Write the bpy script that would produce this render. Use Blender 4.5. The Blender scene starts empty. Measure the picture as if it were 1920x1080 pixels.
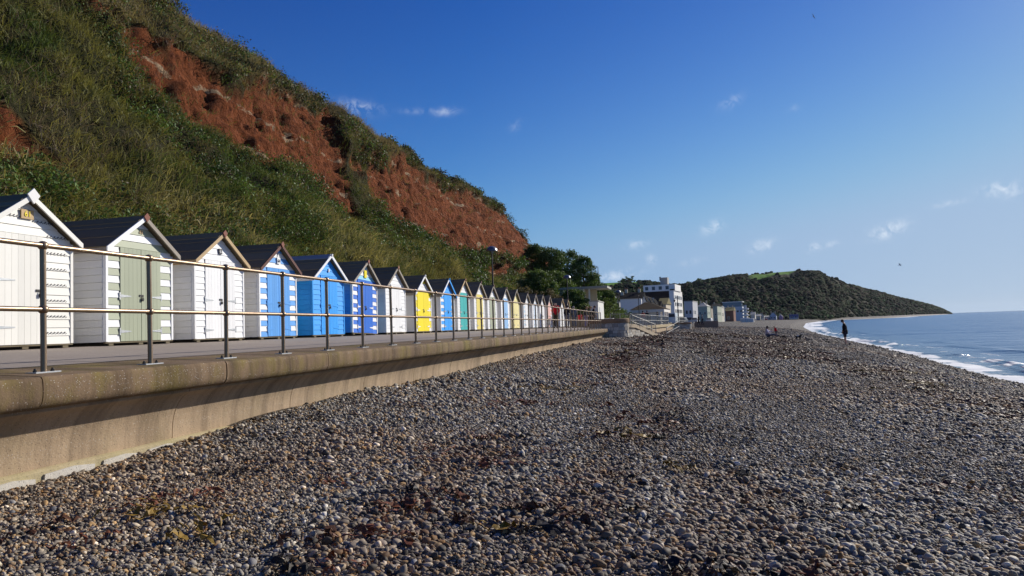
import bpy, math, random
import numpy as np
from mathutils import Matrix, Vector

random.seed(7)
RNG = np.random.default_rng(11)
SC = bpy.context.scene
COL = SC.collection
R = math.radians

# ------------------------------------------------------------------ camera
F = 1365.0                                   # focal length in photograph pixels (1920 wide)
YAW, PITCH, ROLL = R(12.875816), R(3.177271), R(2.04)
CZ = 2.9
FW = Vector((-math.sin(YAW)*math.cos(PITCH), math.cos(YAW)*math.cos(PITCH), math.sin(PITCH)))
RT0 = Vector((math.cos(YAW), math.sin(YAW), 0))
UP0 = RT0.cross(FW)
RT = RT0*math.cos(ROLL) - UP0*math.sin(ROLL)
UP = RT0*math.sin(ROLL) + UP0*math.cos(ROLL)
CAM = Vector((0, 0, CZ))
cd = bpy.data.cameras.new('camera')
cd.sensor_width = 36
cd.lens = F/1920*36
cd.clip_start = 0.05
cd.clip_end = 40000
cam = bpy.data.objects.new('camera', cd)
COL.objects.link(cam)
cam.matrix_world = Matrix(((RT.x, UP.x, -FW.x, 0), (RT.y, UP.y, -FW.y, 0), (RT.z, UP.z, -FW.z, CZ), (0, 0, 0, 1)))
SC.camera = cam

def PX(x, y, Y=None, X=None, Z=None):
    """a surveyed point: direction of the sight line plus a known distance"""
    d = FW + (x-960)/F*RT + (540-y)/F*UP
    if Y is not None: t = Y/d.y
    elif X is not None: t = X/d.x
    else: t = (Z-CZ)/d.z
    return CAM + d*t

# ------------------------------------------------------------------ sky, sun, exposure
SUN_AZ, SUN_EL = R(38), R(26)
SUN_DIR = Vector((math.sin(SUN_AZ)*math.cos(SUN_EL), math.cos(SUN_AZ)*math.cos(SUN_EL), math.sin(SUN_EL)))
sl = bpy.data.lights.new('sun', 'SUN')
sl.energy = 4.8
sl.angle = R(0.53)
sl.color = (1, 0.94, 0.84)
so = bpy.data.objects.new('sun', sl)
COL.objects.link(so)
so.rotation_euler = SUN_DIR.to_track_quat('Z', 'Y').to_euler()

W = bpy.data.worlds.new('World')
SC.world = W
W.use_nodes = True
nt = W.node_tree
nt.nodes.clear()
def wn(t, **k):
    n = nt.nodes.new(t)
    for a, v in k.items(): setattr(n, a, v)
    return n
def wl(a, b): nt.links.new(a, b)
sky = wn('ShaderNodeTexSky', sky_type='NISHITA')
sky.sun_disc = False
sky.sun_elevation = SUN_EL
sky.sun_rotation = SUN_AZ
sky.altitude = 900
sky.air_density = 1.0
sky.dust_density = 0.25
sky.ozone_density = 3.0
SKY_STRENGTH = 0.085
mul = wn('ShaderNodeMix', data_type='RGBA', blend_type='MULTIPLY')
mul.inputs['Factor'].default_value = 1
wl(sky.outputs[0], mul.inputs['A'])
mul.inputs['B'].default_value = (SKY_STRENGTH, SKY_STRENGTH, SKY_STRENGTH, 1)
hs = wn('ShaderNodeHueSaturation')
hs.inputs['Saturation'].default_value = 1.32
wl(mul.outputs['Result'], hs.inputs['Color'])
# deepen the upper sky channel by channel (clear autumn air)
sps = wn('ShaderNodeSeparateColor'); wl(hs.outputs[0], sps.inputs[0])
cbs = wn('ShaderNodeCombineColor')
for i_, (gm, kk) in enumerate(((1.38, 1.72), (1.50, 1.48), (1.04, 1.0))):
    pw_ = wn('ShaderNodeMath', operation='POWER'); wl(sps.outputs[i_], pw_.inputs[0]); pw_.inputs[1].default_value = gm
    ml_ = wn('ShaderNodeMath', operation='MULTIPLY'); wl(pw_.outputs[0], ml_.inputs[0]); ml_.inputs[1].default_value = kk
    mn_ = wn('ShaderNodeMath', operation='SMOOTH_MIN'); wl(ml_.outputs[0], mn_.inputs[0]); mn_.inputs[1].default_value = (.27, .41, .62)[i_]; mn_.inputs[2].default_value = (.20, .28, .25)[i_]
    wl(mn_.outputs[0], cbs.inputs[i_])
tc = wn('ShaderNodeTexCoord')
# low haze that pales the sky towards the horizon, a little whiter on the sun's side
sepd = wn('ShaderNodeSeparateXYZ'); wl(tc.outputs['Generated'], sepd.inputs[0])
hz = wn('ShaderNodeMath', operation='MAXIMUM'); wl(sepd.outputs['Z'], hz.inputs[0]); hz.inputs[1].default_value = 0
hz2 = wn('ShaderNodeMath', operation='MULTIPLY'); wl(hz.outputs[0], hz2.inputs[0]); hz2.inputs[1].default_value = -1/0.15
hz3 = wn('ShaderNodeMath', operation='EXPONENT'); wl(hz2.outputs[0], hz3.inputs[0])
hdot = wn('ShaderNodeVectorMath', operation='DOT_PRODUCT'); wl(tc.outputs['Generated'], hdot.inputs[0])
hdot.inputs[1].default_value = (math.sin(SUN_AZ), math.cos(SUN_AZ), 0)
hmr = wn('ShaderNodeMapRange'); wl(hdot.outputs['Value'], hmr.inputs['Value'])
hmr.inputs['From Min'].default_value = .55; hmr.inputs['From Max'].default_value = 1.0
hcol = wn('ShaderNodeMix', data_type='RGBA'); wl(hmr.outputs[0], hcol.inputs['Factor'])
hcol.inputs['A'].default_value = (.10, .27, .52, 1); hcol.inputs['B'].default_value = (.41, .51, .63, 1)
hmix = wn('ShaderNodeMix', data_type='RGBA'); wl(hz3.outputs[0], hmix.inputs['Factor']); wl(cbs.outputs[0], hmix.inputs['A']); wl(hcol.outputs['Result'], hmix.inputs['B'])
nz = wn('ShaderNodeTexNoise')
nz.inputs['Scale'].default_value = 75
nz.inputs['Detail'].default_value = 6
nz.inputs['Roughness'].default_value = 0.62
nz.inputs['Distortion'].default_value = 0.6
wl(tc.outputs['Generated'], nz.inputs['Vector'])
nm = wn('ShaderNodeMapRange')
nm.inputs['From Min'].default_value = 0.40
nm.inputs['From Max'].default_value = 0.70
wl(nz.outputs['Fac'], nm.inputs['Value'])
# wisps of cloud: (x, y, half width, half height, strength, slant)
clouds = [(668, 201, 42, 14, .42, -.1), (838, 209, 26, 9, .3, .1), (965, 236, 14, 9, .2, .5), (1370, 192, 24, 11, .26, .4), (1336, 426, 24, 12, .6, .35),
          (1192, 459, 22, 9, .4, .1), (1428, 461, 24, 12, .6, .3), (1530, 464, 16, 9, .6, .2), (1562, 457, 12, 6, .5, .1), (1664, 432, 32, 13, .8, .28),
          (1884, 356, 36, 13, .7, -.1), (1780, 381, 26, 6, .35, .1), (1222, 487, 12, 11, .4, -.4), (1155, 518, 45, 12, .5, .12), (1300, 490, 30, 8, .2, .2),
          (790, 208, 44, 7, .14, .0), (1520, 262, 20, 20, .0, 0), (1490, 203, 14, 7, .12, .3)]
acc = None
for (cx, cy, hw, hh, st, slant) in clouds:
    if st <= 0: continue
    d = (FW + (cx-960)/F*RT + (540-cy)/F*UP).normalized()
    e1 = Vector((d.y, -d.x, 0)).normalized()
    e2 = e1.cross(d).normalized()
    if e2.z < 0: e2 = -e2
    a1 = (e1*math.cos(slant) + e2*math.sin(slant)) / (hw/F)
    a2 = (e2*math.cos(slant) - e1*math.sin(slant)) / (hh/F)
    terms = []
    sb = wn('ShaderNodeVectorMath', operation='SUBTRACT')
    wl(tc.outputs['Generated'], sb.inputs[0]); sb.inputs[1].default_value = d
    for a in (a1, a2):
        dt = wn('ShaderNodeVectorMath', operation='DOT_PRODUCT')
        wl(sb.outputs[0], dt.inputs[0]); dt.inputs[1].default_value = a
        sq = wn('ShaderNodeMath', operation='MULTIPLY')
        wl(dt.outputs['Value'], sq.inputs[0]); wl(dt.outputs['Value'], sq.inputs[1])
        terms.append(sq)
    ad = wn('ShaderNodeMath', operation='ADD'); wl(terms[0].outputs[0], ad.inputs[0]); wl(terms[1].outputs[0], ad.inputs[1])
    ng = wn('ShaderNodeMath', operation='MULTIPLY'); wl(ad.outputs[0], ng.inputs[0]); ng.inputs[1].default_value = -1.6
    ex = wn('ShaderNodeMath', operation='EXPONENT'); wl(ng.outputs[0], ex.inputs[0])
    sc_ = wn('ShaderNodeMath', operation='MULTIPLY'); wl(ex.outputs[0], sc_.inputs[0]); sc_.inputs[1].default_value = st*1.25
    if acc is None: acc = sc_
    else:
        a = wn('ShaderNodeMath', operation='ADD'); wl(acc.outputs[0], a.inputs[0]); wl(sc_.outputs[0], a.inputs[1]); acc = a
cm = wn('ShaderNodeMath', operation='MULTIPLY', use_clamp=True)
wl(acc.outputs[0], cm.inputs[0]); wl(nm.outputs[0], cm.inputs[1])
cmx = wn('ShaderNodeMix', data_type='RGBA')
wl(cm.outputs[0], cmx.inputs['Factor']); wl(hmix.outputs['Result'], cmx.inputs['A'])
cmx.inputs['B'].default_value = (0.72, 0.78, 0.86, 1)
bg = wn('ShaderNodeBackground'); bg.inputs['Strength'].default_value = 1
wl(cmx.outputs['Result'], bg.inputs['Color'])
wo = wn('ShaderNodeOutputWorld'); wl(bg.outputs[0], wo.inputs['Surface'])

vs = SC.view_settings
vs.view_transform = 'Standard'; vs.look = 'None'; vs.gamma = 1; vs.exposure = 0.24
vs.use_curve_mapping = False
try: SC.cycles.max_bounces = 6
except Exception: pass

# ------------------------------------------------------------------ helpers
def tag(o, label=None, cat=None, group=None, kind=None):
    if label: o['label'] = label
    if cat: o['category'] = cat
    if group: o['group'] = group
    if kind: o['kind'] = kind
    return o
def empty(name, loc=(0, 0, 0), rz=0):
    o = bpy.data.objects.new(name, None)
    o.empty_display_size = .1
    COL.objects.link(o); o.location = loc; o.rotation_euler = (0, 0, rz)
    return o
def thing(name, label, cat, loc=(0, 0, 0), rz=0, group=None):
    return tag(empty(name, loc, rz), label, cat, group)
def link(name, me, parent=None, loc=(0, 0, 0), rot=(0, 0, 0), scale=(1, 1, 1)):
    o = bpy.data.objects.new(name, me)
    COL.objects.link(o)
    o.parent = parent; o.location = loc; o.rotation_euler = rot; o.scale = scale
    return o
class MB:
    def __init__(s): s.v = []; s.f = []
    def add(s, vs_, fs):
        n = len(s.v); s.v += [tuple(v) for v in vs_]; s.f += [tuple(i+n for i in f) for f in fs]; return s
    def box(s, x0, x1, y0, y1, z0, z1):
        return s.add([(x0, y0, z0), (x1, y0, z0), (x1, y1, z0), (x0, y1, z0), (x0, y0, z1), (x1, y0, z1), (x1, y1, z1), (x0, y1, z1)],
                     [(0, 3, 2, 1), (4, 5, 6, 7), (0, 1, 5, 4), (1, 2, 6, 5), (2, 3, 7, 6), (3, 0, 4, 7)])
    def hexa(s, p):      # 8 points, bottom ring then top ring
        return s.add(p, [(0, 3, 2, 1), (4, 5, 6, 7), (0, 1, 5, 4), (1, 2, 6, 5), (2, 3, 7, 6), (3, 0, 4, 7)])
    def prism(s, poly, y0, y1):     # polygon in xz, counter-clockwise seen from -y, extruded in y
        n = len(poly)
        v = [(x, y0, z) for x, z in poly] + [(x, y1, z) for x, z in poly]
        f = [tuple(range(n)), tuple(range(2*n-1, n-1, -1))] + [(i, i+n, (i+1) % n+n, (i+1) % n) for i in range(n)]
        return s.add(v, f)
    def tube(s, pts, rad, n=8, cap=True):
        pts = [Vector(p) for p in pts]
        if not hasattr(rad, '__len__'): rad = [rad]*len(pts)
        v = []; f = []
        prev = None
        for i, p in enumerate(pts):
            t = (pts[min(i+1, len(pts)-1)] - pts[max(i-1, 0)]).normalized()
            if prev is None: a = t.orthogonal().normalized()
            else:
                a = prev - t*prev.dot(t)
                a = a.normalized() if a.length > 1e-6 else t.orthogonal().normalized()
            prev = a; b = t.cross(a)
            for k in range(n):
                an = 2*math.pi*k/n
                v.append(p + (a*math.cos(an) + b*math.sin(an))*rad[i])
        for i in range(len(pts)-1):
            for k in range(n):
                f.append((i*n+k, i*n+(k+1) % n, (i+1)*n+(k+1) % n, (i+1)*n+k))
        if cap:
            f.append(tuple(range(n-1, -1, -1))); f.append(tuple((len(pts)-1)*n+k for k in range(n)))
        return s.add(v, f)
    def lathe(s, prof, c=(0, 0, 0), n=16):   # prof (r,z) bottom to top
        v = []; f = []
        for r, z in prof:
            for k in range(n):
                an = 2*math.pi*k/n
                v.append((c[0]+r*math.cos(an), c[1]+r*math.sin(an), c[2]+z))
        for i in range(len(prof)-1):
            for k in range(n):
                f.append((i*n+k, i*n+(k+1) % n, (i+1)*n+(k+1) % n, (i+1)*n+k))
        f.append(tuple(range(n-1, -1, -1))); f.append(tuple((len(prof)-1)*n+k for k in range(n)))
        return s.add(v, f)
    def ball(s, c, r, n=10, m=6):
        rx, ry, rz = r if hasattr(r, '__len__') else (r, r, r)
        v = []; f = []
        for i in range(1, m):
            ph = math.pi*i/m
            for k in range(n):
                an = 2*math.pi*k/n
                v.append((c[0]+rx*math.sin(ph)*math.cos(an), c[1]+ry*math.sin(ph)*math.sin(an), c[2]-rz*math.cos(ph)))
        b = len(v); v += [(c[0], c[1], c[2]-rz), (c[0], c[1], c[2]+rz)]
        for i in range(m-2):
            for k in range(n): f.append((i*n+k, i*n+(k+1) % n, (i+1)*n+(k+1) % n, (i+1)*n+k))
        for k in range(n):
            f.append((b, (k+1) % n, k)); f.append((b+1, (m-2)*n+k, (m-2)*n+(k+1) % n))
        return s.add(v, f)
    def mesh(s, name, mat=None, smooth=False):
        me = bpy.data.meshes.new(name); me.from_pydata(s.v, [], s.f); me.update()
        if mat: me.materials.append(mat)
        if smooth:
            me.shade_smooth()
            if smooth != 'all':
                try: me.set_sharp_from_angle(angle=R(40))
                except Exception: pass
        return me
    def build(s, name, mat, parent=None, smooth=False, loc=(0, 0, 0), rz=0):
        return link(name, s.mesh(name, mat, smooth), parent, loc, (0, 0, rz))
def np_mesh(name, V, Fc, mat, smooth=False, attrs=None, parent=None):
    """V (n,3), Fc (m,k) arrays"""
    me = bpy.data.meshes.new(name)
    V = np.ascontiguousarray(V, dtype=np.float32); Fc = np.ascontiguousarray(Fc, dtype=np.int32)
    m, k = Fc.shape
    me.vertices.add(len(V)); me.vertices.foreach_set('co', V.ravel())
    me.loops.add(m*k); me.loops.foreach_set('vertex_index', Fc.ravel())
    me.polygons.add(m); me.polygons.foreach_set('loop_start', np.arange(0, m*k, k, dtype=np.int32))
    try: me.polygons.foreach_set('loop_total', np.full(m, k, dtype=np.int32))
    except Exception: pass
    me.update(calc_edges=True)
    for an, (ty, arr) in (attrs or {}).items():
        at = me.attributes.new(an, ty, 'POINT')
        arr = np.ascontiguousarray(arr, dtype=np.float32)
        at.data.foreach_set('value' if ty == 'FLOAT' else ('color' if 'COLOR' in ty else 'vector'), arr.ravel())
    if smooth: me.shade_smooth()
    if mat: me.materials.append(mat)
    return link(name, me, parent)
def grid_faces(nr, nc):
    i = np.arange(nr-1)[:, None]; j = np.arange(nc-1)[None, :]
    a = (i*nc+j).ravel()
    return np.stack([a, a+1, a+nc+1, a+nc], 1)

def hash2(ix, iy, seed):
    n = (ix.astype(np.int64)*374761393 + iy.astype(np.int64)*668265263 + seed*974634777) & 0x7fffffff
    n = ((n ^ (n >> 13))*1274126177) & 0x7fffffff
    return ((n ^ (n >> 16)) & 0xffff)/65535.0
def vnoise(x, y, seed=0):
    x = np.asarray(x, float); y = np.asarray(y, float)
    ix = np.floor(x); iy = np.floor(y); fx = x-ix; fy = y-iy
    fx = fx*fx*(3-2*fx); fy = fy*fy*(3-2*fy)
    ix = ix.astype(np.int64); iy = iy.astype(np.int64)
    a = hash2(ix, iy, seed); b = hash2(ix+1, iy, seed); c = hash2(ix, iy+1, seed); d = hash2(ix+1, iy+1, seed)
    return (a*(1-fx)+b*fx)*(1-fy) + (c*(1-fx)+d*fx)*fy
def fbm(x, y, oct=4, seed=0):
    s = 0; am = 1; t = 0
    for o in range(oct):
        s = s + am*vnoise(np.asarray(x)*2**o+o*17.3, np.asarray(y)*2**o+o*9.1, seed+o); t += am; am *= .5
    return s/t
def sstep(x, a, b):
    t = np.clip((np.asarray(x, float)-a)/(b-a), 0, 1); return t*t*(3-2*t)

# ------------------------------------------------------------------ materials
class NT:
    def __init__(s, name):
        s.m = bpy.data.materials.new(name); s.m.use_nodes = True
        s.t = s.m.node_tree; s.b = s.t.nodes['Principled BSDF']; s.out = s.t.nodes['Material Output']
    def n(s, ty, **k):
        nd = s.t.nodes.new(ty)
        for a, v in k.items(): setattr(nd, a, v)
        return nd
    def l(s, a, b): s.t.links.new(a, b)
    def coord(s, kind='Object', scale=(1, 1, 1)):
        tcn = s.n('ShaderNodeTexCoord'); mp = s.n('ShaderNodeMapping'); mp.inputs['Scale'].default_value = scale
        s.l(tcn.outputs[kind], mp.inputs['Vector']); return mp.outputs[0]
    def pos(s, scale=(1, 1, 1)):
        g = s.n('ShaderNodeNewGeometry'); mp = s.n('ShaderNodeMapping'); mp.inputs['Scale'].default_value = scale
        s.l(g.outputs['Position'], mp.inputs['Vector']); return mp.outputs[0]
    def noise(s, vec, scale, detail=4, rough=.6, dist=0):
        nd = s.n('ShaderNodeTexNoise'); nd.inputs['Scale'].default_value = scale; nd.inputs['Detail'].default_value = detail
        nd.inputs['Roughness'].default_value = rough; nd.inputs['Distortion'].default_value = dist
        s.l(vec, nd.inputs['Vector']); return nd.outputs['Fac']
    def voro(s, vec, scale, out='Color', feature='F1'):
        nd = s.n('ShaderNodeTexVoronoi', feature=feature); nd.inputs['Scale'].default_value = scale
        s.l(vec, nd.inputs['Vector']); return nd.outputs[out]
    def ramp(s, fac, stops, interp='LINEAR'):
        nd = s.n('ShaderNodeValToRGB'); cr = nd.color_ramp; cr.interpolation = interp
        while len(cr.elements) < len(stops): cr.elements.new(.5)
        for e, (p, c) in zip(cr.elements, stops):
            e.position = p; e.color = (*c, 1) if len(c) == 3 else c
        s.l(fac, nd.inputs['Fac']); return nd.outputs['Color']
    def rng(s, fac, a, b, c=0, d=1):
        nd = s.n('ShaderNodeMapRange'); s.l(fac, nd.inputs['Value'])
        for k, v in zip(('From Min', 'From Max', 'To Min', 'To Max'), (a, b, c, d)): nd.inputs[k].default_value = v
        return nd.outputs[0]
    def mix(s, fac, a, b, blend='MIX'):
        nd = s.n('ShaderNodeMix', data_type='RGBA', blend_type=blend)
        for sock, v in (('Factor', fac), ('A', a), ('B', b)):
            if isinstance(v, (int, float)): nd.inputs[sock].default_value = v if sock == 'Factor' else (v, v, v, 1)
            elif isinstance(v, tuple): nd.inputs[sock].default_value = (*v, 1)
            else: s.l(v, nd.inputs[sock])
        return nd.outputs['Result']
    def math(s, op, a, b=None, clamp=False):
        nd = s.n('ShaderNodeMath', operation=op, use_clamp=clamp)
        for i, v in enumerate((a, b)):
            if v is None: continue
            if isinstance(v, (int, float)): nd.inputs[i].default_value = v
            else: s.l(v, nd.inputs[i])
        return nd.outputs[0]
    def attr(s, name, out='Fac', ty='GEOMETRY'):
        nd = s.n('ShaderNodeAttribute', attribute_name=name, attribute_type=ty); return nd.outputs[out]
    def rand(s):
        return s.n('ShaderNodeObjectInfo').outputs['Random']
    def bump(s, h, strength=.3, dist=.02):
        nd = s.n('ShaderNodeBump'); nd.inputs['Strength'].default_value = strength; nd.inputs['Distance'].default_value = dist
        s.l(h, nd.inputs['Height']); s.l(nd.outputs[0], s.b.inputs['Normal']); return nd
    def fin(s, col, rough=.6, spec=.3, metal=0):
        if isinstance(col, tuple): s.b.inputs['Base Color'].default_value = (*col, 1)
        else: s.l(col, s.b.inputs['Base Color'])
        if isinstance(rough, (int, float)): s.b.inputs['Roughness'].default_value = rough
        else: s.l(rough, s.b.inputs['Roughness'])
        s.b.inputs['Specular IOR Level'].default_value = spec
        s.b.inputs['Metallic'].default_value = metal
        return s.m
_mc = {}
def paint(name, col, rough=.55, var=.10, wear=.12, bump=.15, spec=.3, metal=0, bscale=30):
    """painted or plain solid surface: blotchy tone, a little grime, grain"""
    if name in _mc: return _mc[name]
    t = NT(name)
    v = t.coord('Object')
    lo = tuple(c*(1-var) for c in col); hi = tuple(min(1, c*(1+var)) for c in col)
    a = t.mix(t.noise(v, 3.1, 5), lo, hi)
    r = t.rng(t.rand(), 0, 1, .93, 1.05)
    a = t.mix(1.0, a, r, 'MULTIPLY')
    g = t.ramp(t.noise(t.coord('Object', (7, 7, 1.5)), 2.3, 6, .7), [(.56, (0, 0, 0)), (.8, (1, 1, 1))])
    fac = t.math('MULTIPLY', g, wear)
    a = t.mix(fac, a, tuple(c*.45+.06 for c in col))
    t.bump(t.noise(v, bscale, 4), bump, .01)
    _mc[name] = t.fin(a, rough, spec, metal)
    return _mc[name]

# ------------------------------------------------------------------ shoreline, beach, sea
SY = np.array([-60, 0, 15, 30, 41, 56, 71, 89, 139, 246, 418, 682, 760, 1806, 2050, 4000, 13000], float)
SX = np.array([9.5, 11, 11.5, 12.2, 13.6, 15.4, 17, 18.6, 23.5, 38, 66, 123, 196, 592, 300, -2000, -11000], float)
def xs(Y): return np.interp(Y, SY, SX)
LY = np.array([-60, 54, 56, 100, 200, 335, 600, 700, 760, 1806, 2050], float)
LX = np.array([-5.6, -5.6, -4.6, -.9, 1.5, 5, 60, 100, 170, 560, 280], float)
def xl(Y): return np.interp(Y, LY, LX)
WV = np.array([-14, -6, -2, 0, 2, 4, 6.5, 12, 16, 20, 28, 45, 200], float)
WZ = np.array([-2.2, -1.0, -.3, .06, .46, .88, 1.16, 1.52, 1.80, 1.9, 2.05, 2.5, 2.9], float)
def zb(X, Y):
    X = np.asarray(X, float); Y = np.asarray(Y, float)
    w = xs(Y)-X
    z = np.interp(w, WV, WZ)
    z = z + (fbm(X*.35, Y*.35, 3, 5)-.5)*.13*sstep(w, .5, 4) + (fbm(X*1.3+3, Y*1.3, 2, 9)-.5)*.05*sstep(w, .3, 2)
    z = z + (.145*sstep(Y, 4.5, 11)-.075)*sstep(-X, 2.8, 5.2)*(Y < 60)
    z = z + .05*np.exp(-((w-4.2-.6*(vnoise(Y*.12, Y*0, 3)-.5))/.5)**2)      # storm ridge near the water
    return z

rows = np.concatenate([np.arange(-12, 16, .35), np.arange(16, 60, .7), np.geomspace(60, 2050, 110)])
fr = np.linspace(0, 1, 120)
XX = xl(rows)[:, None]*(1-fr) + (xs(rows)+9)[:, None]*fr
YY = np.repeat(rows[:, None], len(fr), 1)
ZZ = zb(XX, YY)
t = NT('shingle_bed')
p3 = t.pos()
c1 = t.voro(p3, 26); c2 = t.voro(p3, 60)
v1 = t.n('ShaderNodeSeparateColor'); t.l(c1, v1.inputs[0])
pal = [(0, (.04, .04, .045)), (.22, (.10, .10, .105)), (.4, (.17, .165, .16)), (.58, (.13, .10, .075)), (.7, (.24, .22, .19)), (.86, (.09, .06, .04)), (.94, (.38, .36, .33))]
ca = t.ramp(v1.outputs[0], pal, 'CONSTANT')
v2 = t.n('ShaderNodeSeparateColor'); t.l(c2, v2.inputs[0])
cb = t.ramp(v2.outputs[1], pal, 'CONSTANT')
cc = t.mix(.45, ca, cb)
big = t.noise(t.pos((.5, .16, .5)), 1.1, 6, .65)
cc = t.mix(t.ramp(big, [(.52, (0, 0, 0)), (.66, (.6, .6, .6))]), cc, (.055, .035, .022))
far = t.noise(t.pos((.6, .1, 1)), .25, 5, .7)
cc = t.mix(1.0, cc, t.rng(far, .3, .7, .78, 1.2), 'MULTIPLY')
cc = t.mix(1.0, cc, t.rng(t.noise(t.pos((1, .45, 1)), 1.6, 9, .88), .38, .62, .35, 1.9), 'MULTIPLY')
cc = t.mix(1.0, cc, (.50, .43, .36), 'MULTIPLY')  # evenly darkens the bed: self-shade between stones put into the colour
hgt = t.math('ADD', t.math('MULTIPLY', t.voro(p3, 26, 'Distance'), -1), t.math('MULTIPLY', t.noise(t.pos(), 9, 3), .9))
t.bump(hgt, 1.0, .06)
M_BEACH = t.fin(cc, .75, .25)
beach = np_mesh('beach', np.stack([XX, YY, ZZ], -1).reshape(-1, 3), grid_faces(len(rows), len(fr)), M_BEACH, True)
tag(beach, kind='structure')

# sea
su = np.concatenate([np.arange(-3, 14, .22), np.geomspace(14, 160, 40), np.geomspace(185, 12500, 22)])
sv = np.concatenate([[-60, -30, -10], np.arange(0, 130, .45), np.geomspace(131, 700, 160), np.geomspace(720, 12500, 30)])
U = np.repeat(su[None, :], len(sv), 0); V_ = np.repeat(sv[:, None], len(su), 1)
SXX = xs(V_)+U
near = np.exp(-np.maximum(V_-200, 0)/250.)
brk = 2.1+1.5*(fbm(V_*.09, V_*0+2, 3, 21)-.5)*2
h = .20*np.exp(-((U-brk)/.55)**2)*sstep(fbm(V_*.13, V_*0, 2, 31), .25, .55)
h2 = .08*np.exp(-((U-brk-5-1.5*(fbm(V_*.05, V_*0+7, 2, 44)-.5))/.9)**2)
sw = .05*np.sin(U*.55+3*fbm(V_*.03, U*.05, 2, 3))*np.exp(-U/60.) + .05*(fbm(SXX*.6, V_*.35, 3, 77)-.5)
SZ = (.04+(h+h2+sw)*near)*sstep(U, -3.2, .5) + .02*(1-sstep(U, -3, 0))
SZ = np.where(U > 170, 0.0, SZ)
fo = np.zeros_like(U)
fn = fbm(SXX*1.1, V_*.55, 4, 90)
fn2 = fbm(SXX*.5+9, V_*.22, 3, 61)
swash = 1-sstep(U, .1+1.0*fn2, .7+2.0*fn2)
fo = np.maximum(fo, swash*(.35+.65*sstep(fn, .3, .58)))
fo = np.maximum(fo, np.exp(-((U-brk+.15)/.6)**2)*sstep(fbm(V_*.13, V_*0, 2, 31), .25, .5)*sstep(fn, .36, .58)*.95)
l2 = brk+3.2+2.*(fbm(V_*.07, V_*0+17, 2, 144)-.5)
fo = np.maximum(fo, np.exp(-((U-l2)/.7)**2)*sstep(fn, .47, .68)*.5)
fo = np.maximum(fo, sstep(fn, .60, .76)*(1-sstep(U, 3, 8))*.6)
farfo = sstep(V_, 110, 240)*(1-sstep(U, 2+V_*.008, 4+V_*.016))*(V_ < 900)*(U > -2)
fo = np.clip(np.maximum(fo, farfo*.95*sstep(fbm(V_*.02, U*.08, 2, 66), .2, .4)), 0, 1)
t = NT('sea_water')
dpt = t.n('ShaderNodeCameraData').outputs['View Distance'] if False else None
w1 = t.noise(t.pos((.35, 1.0, 1)), .9, 5, .6, .4)
w2 = t.noise(t.pos((.05, .16, 1)), .6, 4, .6, .3)
w3 = t.noise(t.pos((.004, .02, 1)), 1.0, 4, .6)
hh = t.math('ADD', t.math('MULTIPLY', w1, .35), t.math('ADD', t.math('MULTIPLY', w2, 1.6), t.math('MULTIPLY', w3, 4.)))
t.bump(hh, .9, .7)
fa = t.attr('foam')
fnz = t.noise(t.pos((1, .6, 1)), 5, 6, .75)
fm = t.ramp(t.math('ADD', fa, t.math('MULTIPLY', t.math('SUBTRACT', fnz, .5), .9)), [(.40, (0, 0, 0)), (.70, (1, 1, 1))])
shal = t.attr('shallow')
wc = t.mix(shal, (.020, .10, .235), (.13, .20, .23))
col = t.mix(fm, wc, (.78, .80, .80))
t.b.inputs['IOR'].default_value = 1.33
M_SEA = t.fin(col, t.rng(fm, 0, 1, .22, .9), .29)
sea = np_mesh('sea', np.stack([SXX, V_, SZ], -1).reshape(-1, 3), grid_faces(len(sv), len(su)), M_SEA, True,
              {'foam': ('FLOAT', fo.ravel()), 'shallow': ('FLOAT', (np.exp(-np.maximum(U, 0)/5.)).ravel())})
tag(sea, kind='structure')

# ------------------------------------------------------------------ promenade surface and land behind
t = NT('promenade_asphalt')
a = t.mix(t.noise(t.pos(), 1.2, 5), (.25, .21, .175), (.33, .28, .235))
sp = t.ramp(t.voro(t.pos(), 90, 'Distance'), [(.0, (1, 1, 1)), (.28, (0, 0, 0))])
a = t.mix(t.math('MULTIPLY', sp, .35), a, (.42, .39, .37))
t.bump(t.noise(t.pos(), 160, 3), .5, .006)
M_ASPH = t.fin(a, .85, .2)
mb = MB()
Yp = [-6, 2, 10, 20, 30, 40, 52, 58]
for i in range(len(Yp)-1):
    for (xa, za, xb, zb_) in ((-6.09, 2.693, -9.0, 2.852), (-9.0, 2.852, -12.8, 2.86)):
        mb.add([(xa, Yp[i], za), (xa, Yp[i+1], za), (xb, Yp[i+1], zb_), (xb, Yp[i], zb_)], [(0, 1, 2, 3)])
prom = tag(mb.build('promenade', M_ASPH), kind='structure')
# town ground beyond the bastion
mb = MB()
gr = np.concatenate([[55.5], np.geomspace(58, 760, 40)])
for a_, b_ in zip(gr[:-1], gr[1:]):
    za = 2.62 if a_ < 300 else 2.9
    mb.add([(-420, a_, 2.7), (float(xl(a_))+.0, a_, 2.62), (float(xl(b_)), b_, 2.62), (-420, b_, 2.7)], [(0, 1, 2, 3)])
M_TOWNG = paint('town_ground', (.30, .27, .23), .9, .2, .2, .2, .15)
town_ground = tag(mb.build('seafront_pavement', M_TOWNG), kind='structure')

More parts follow.
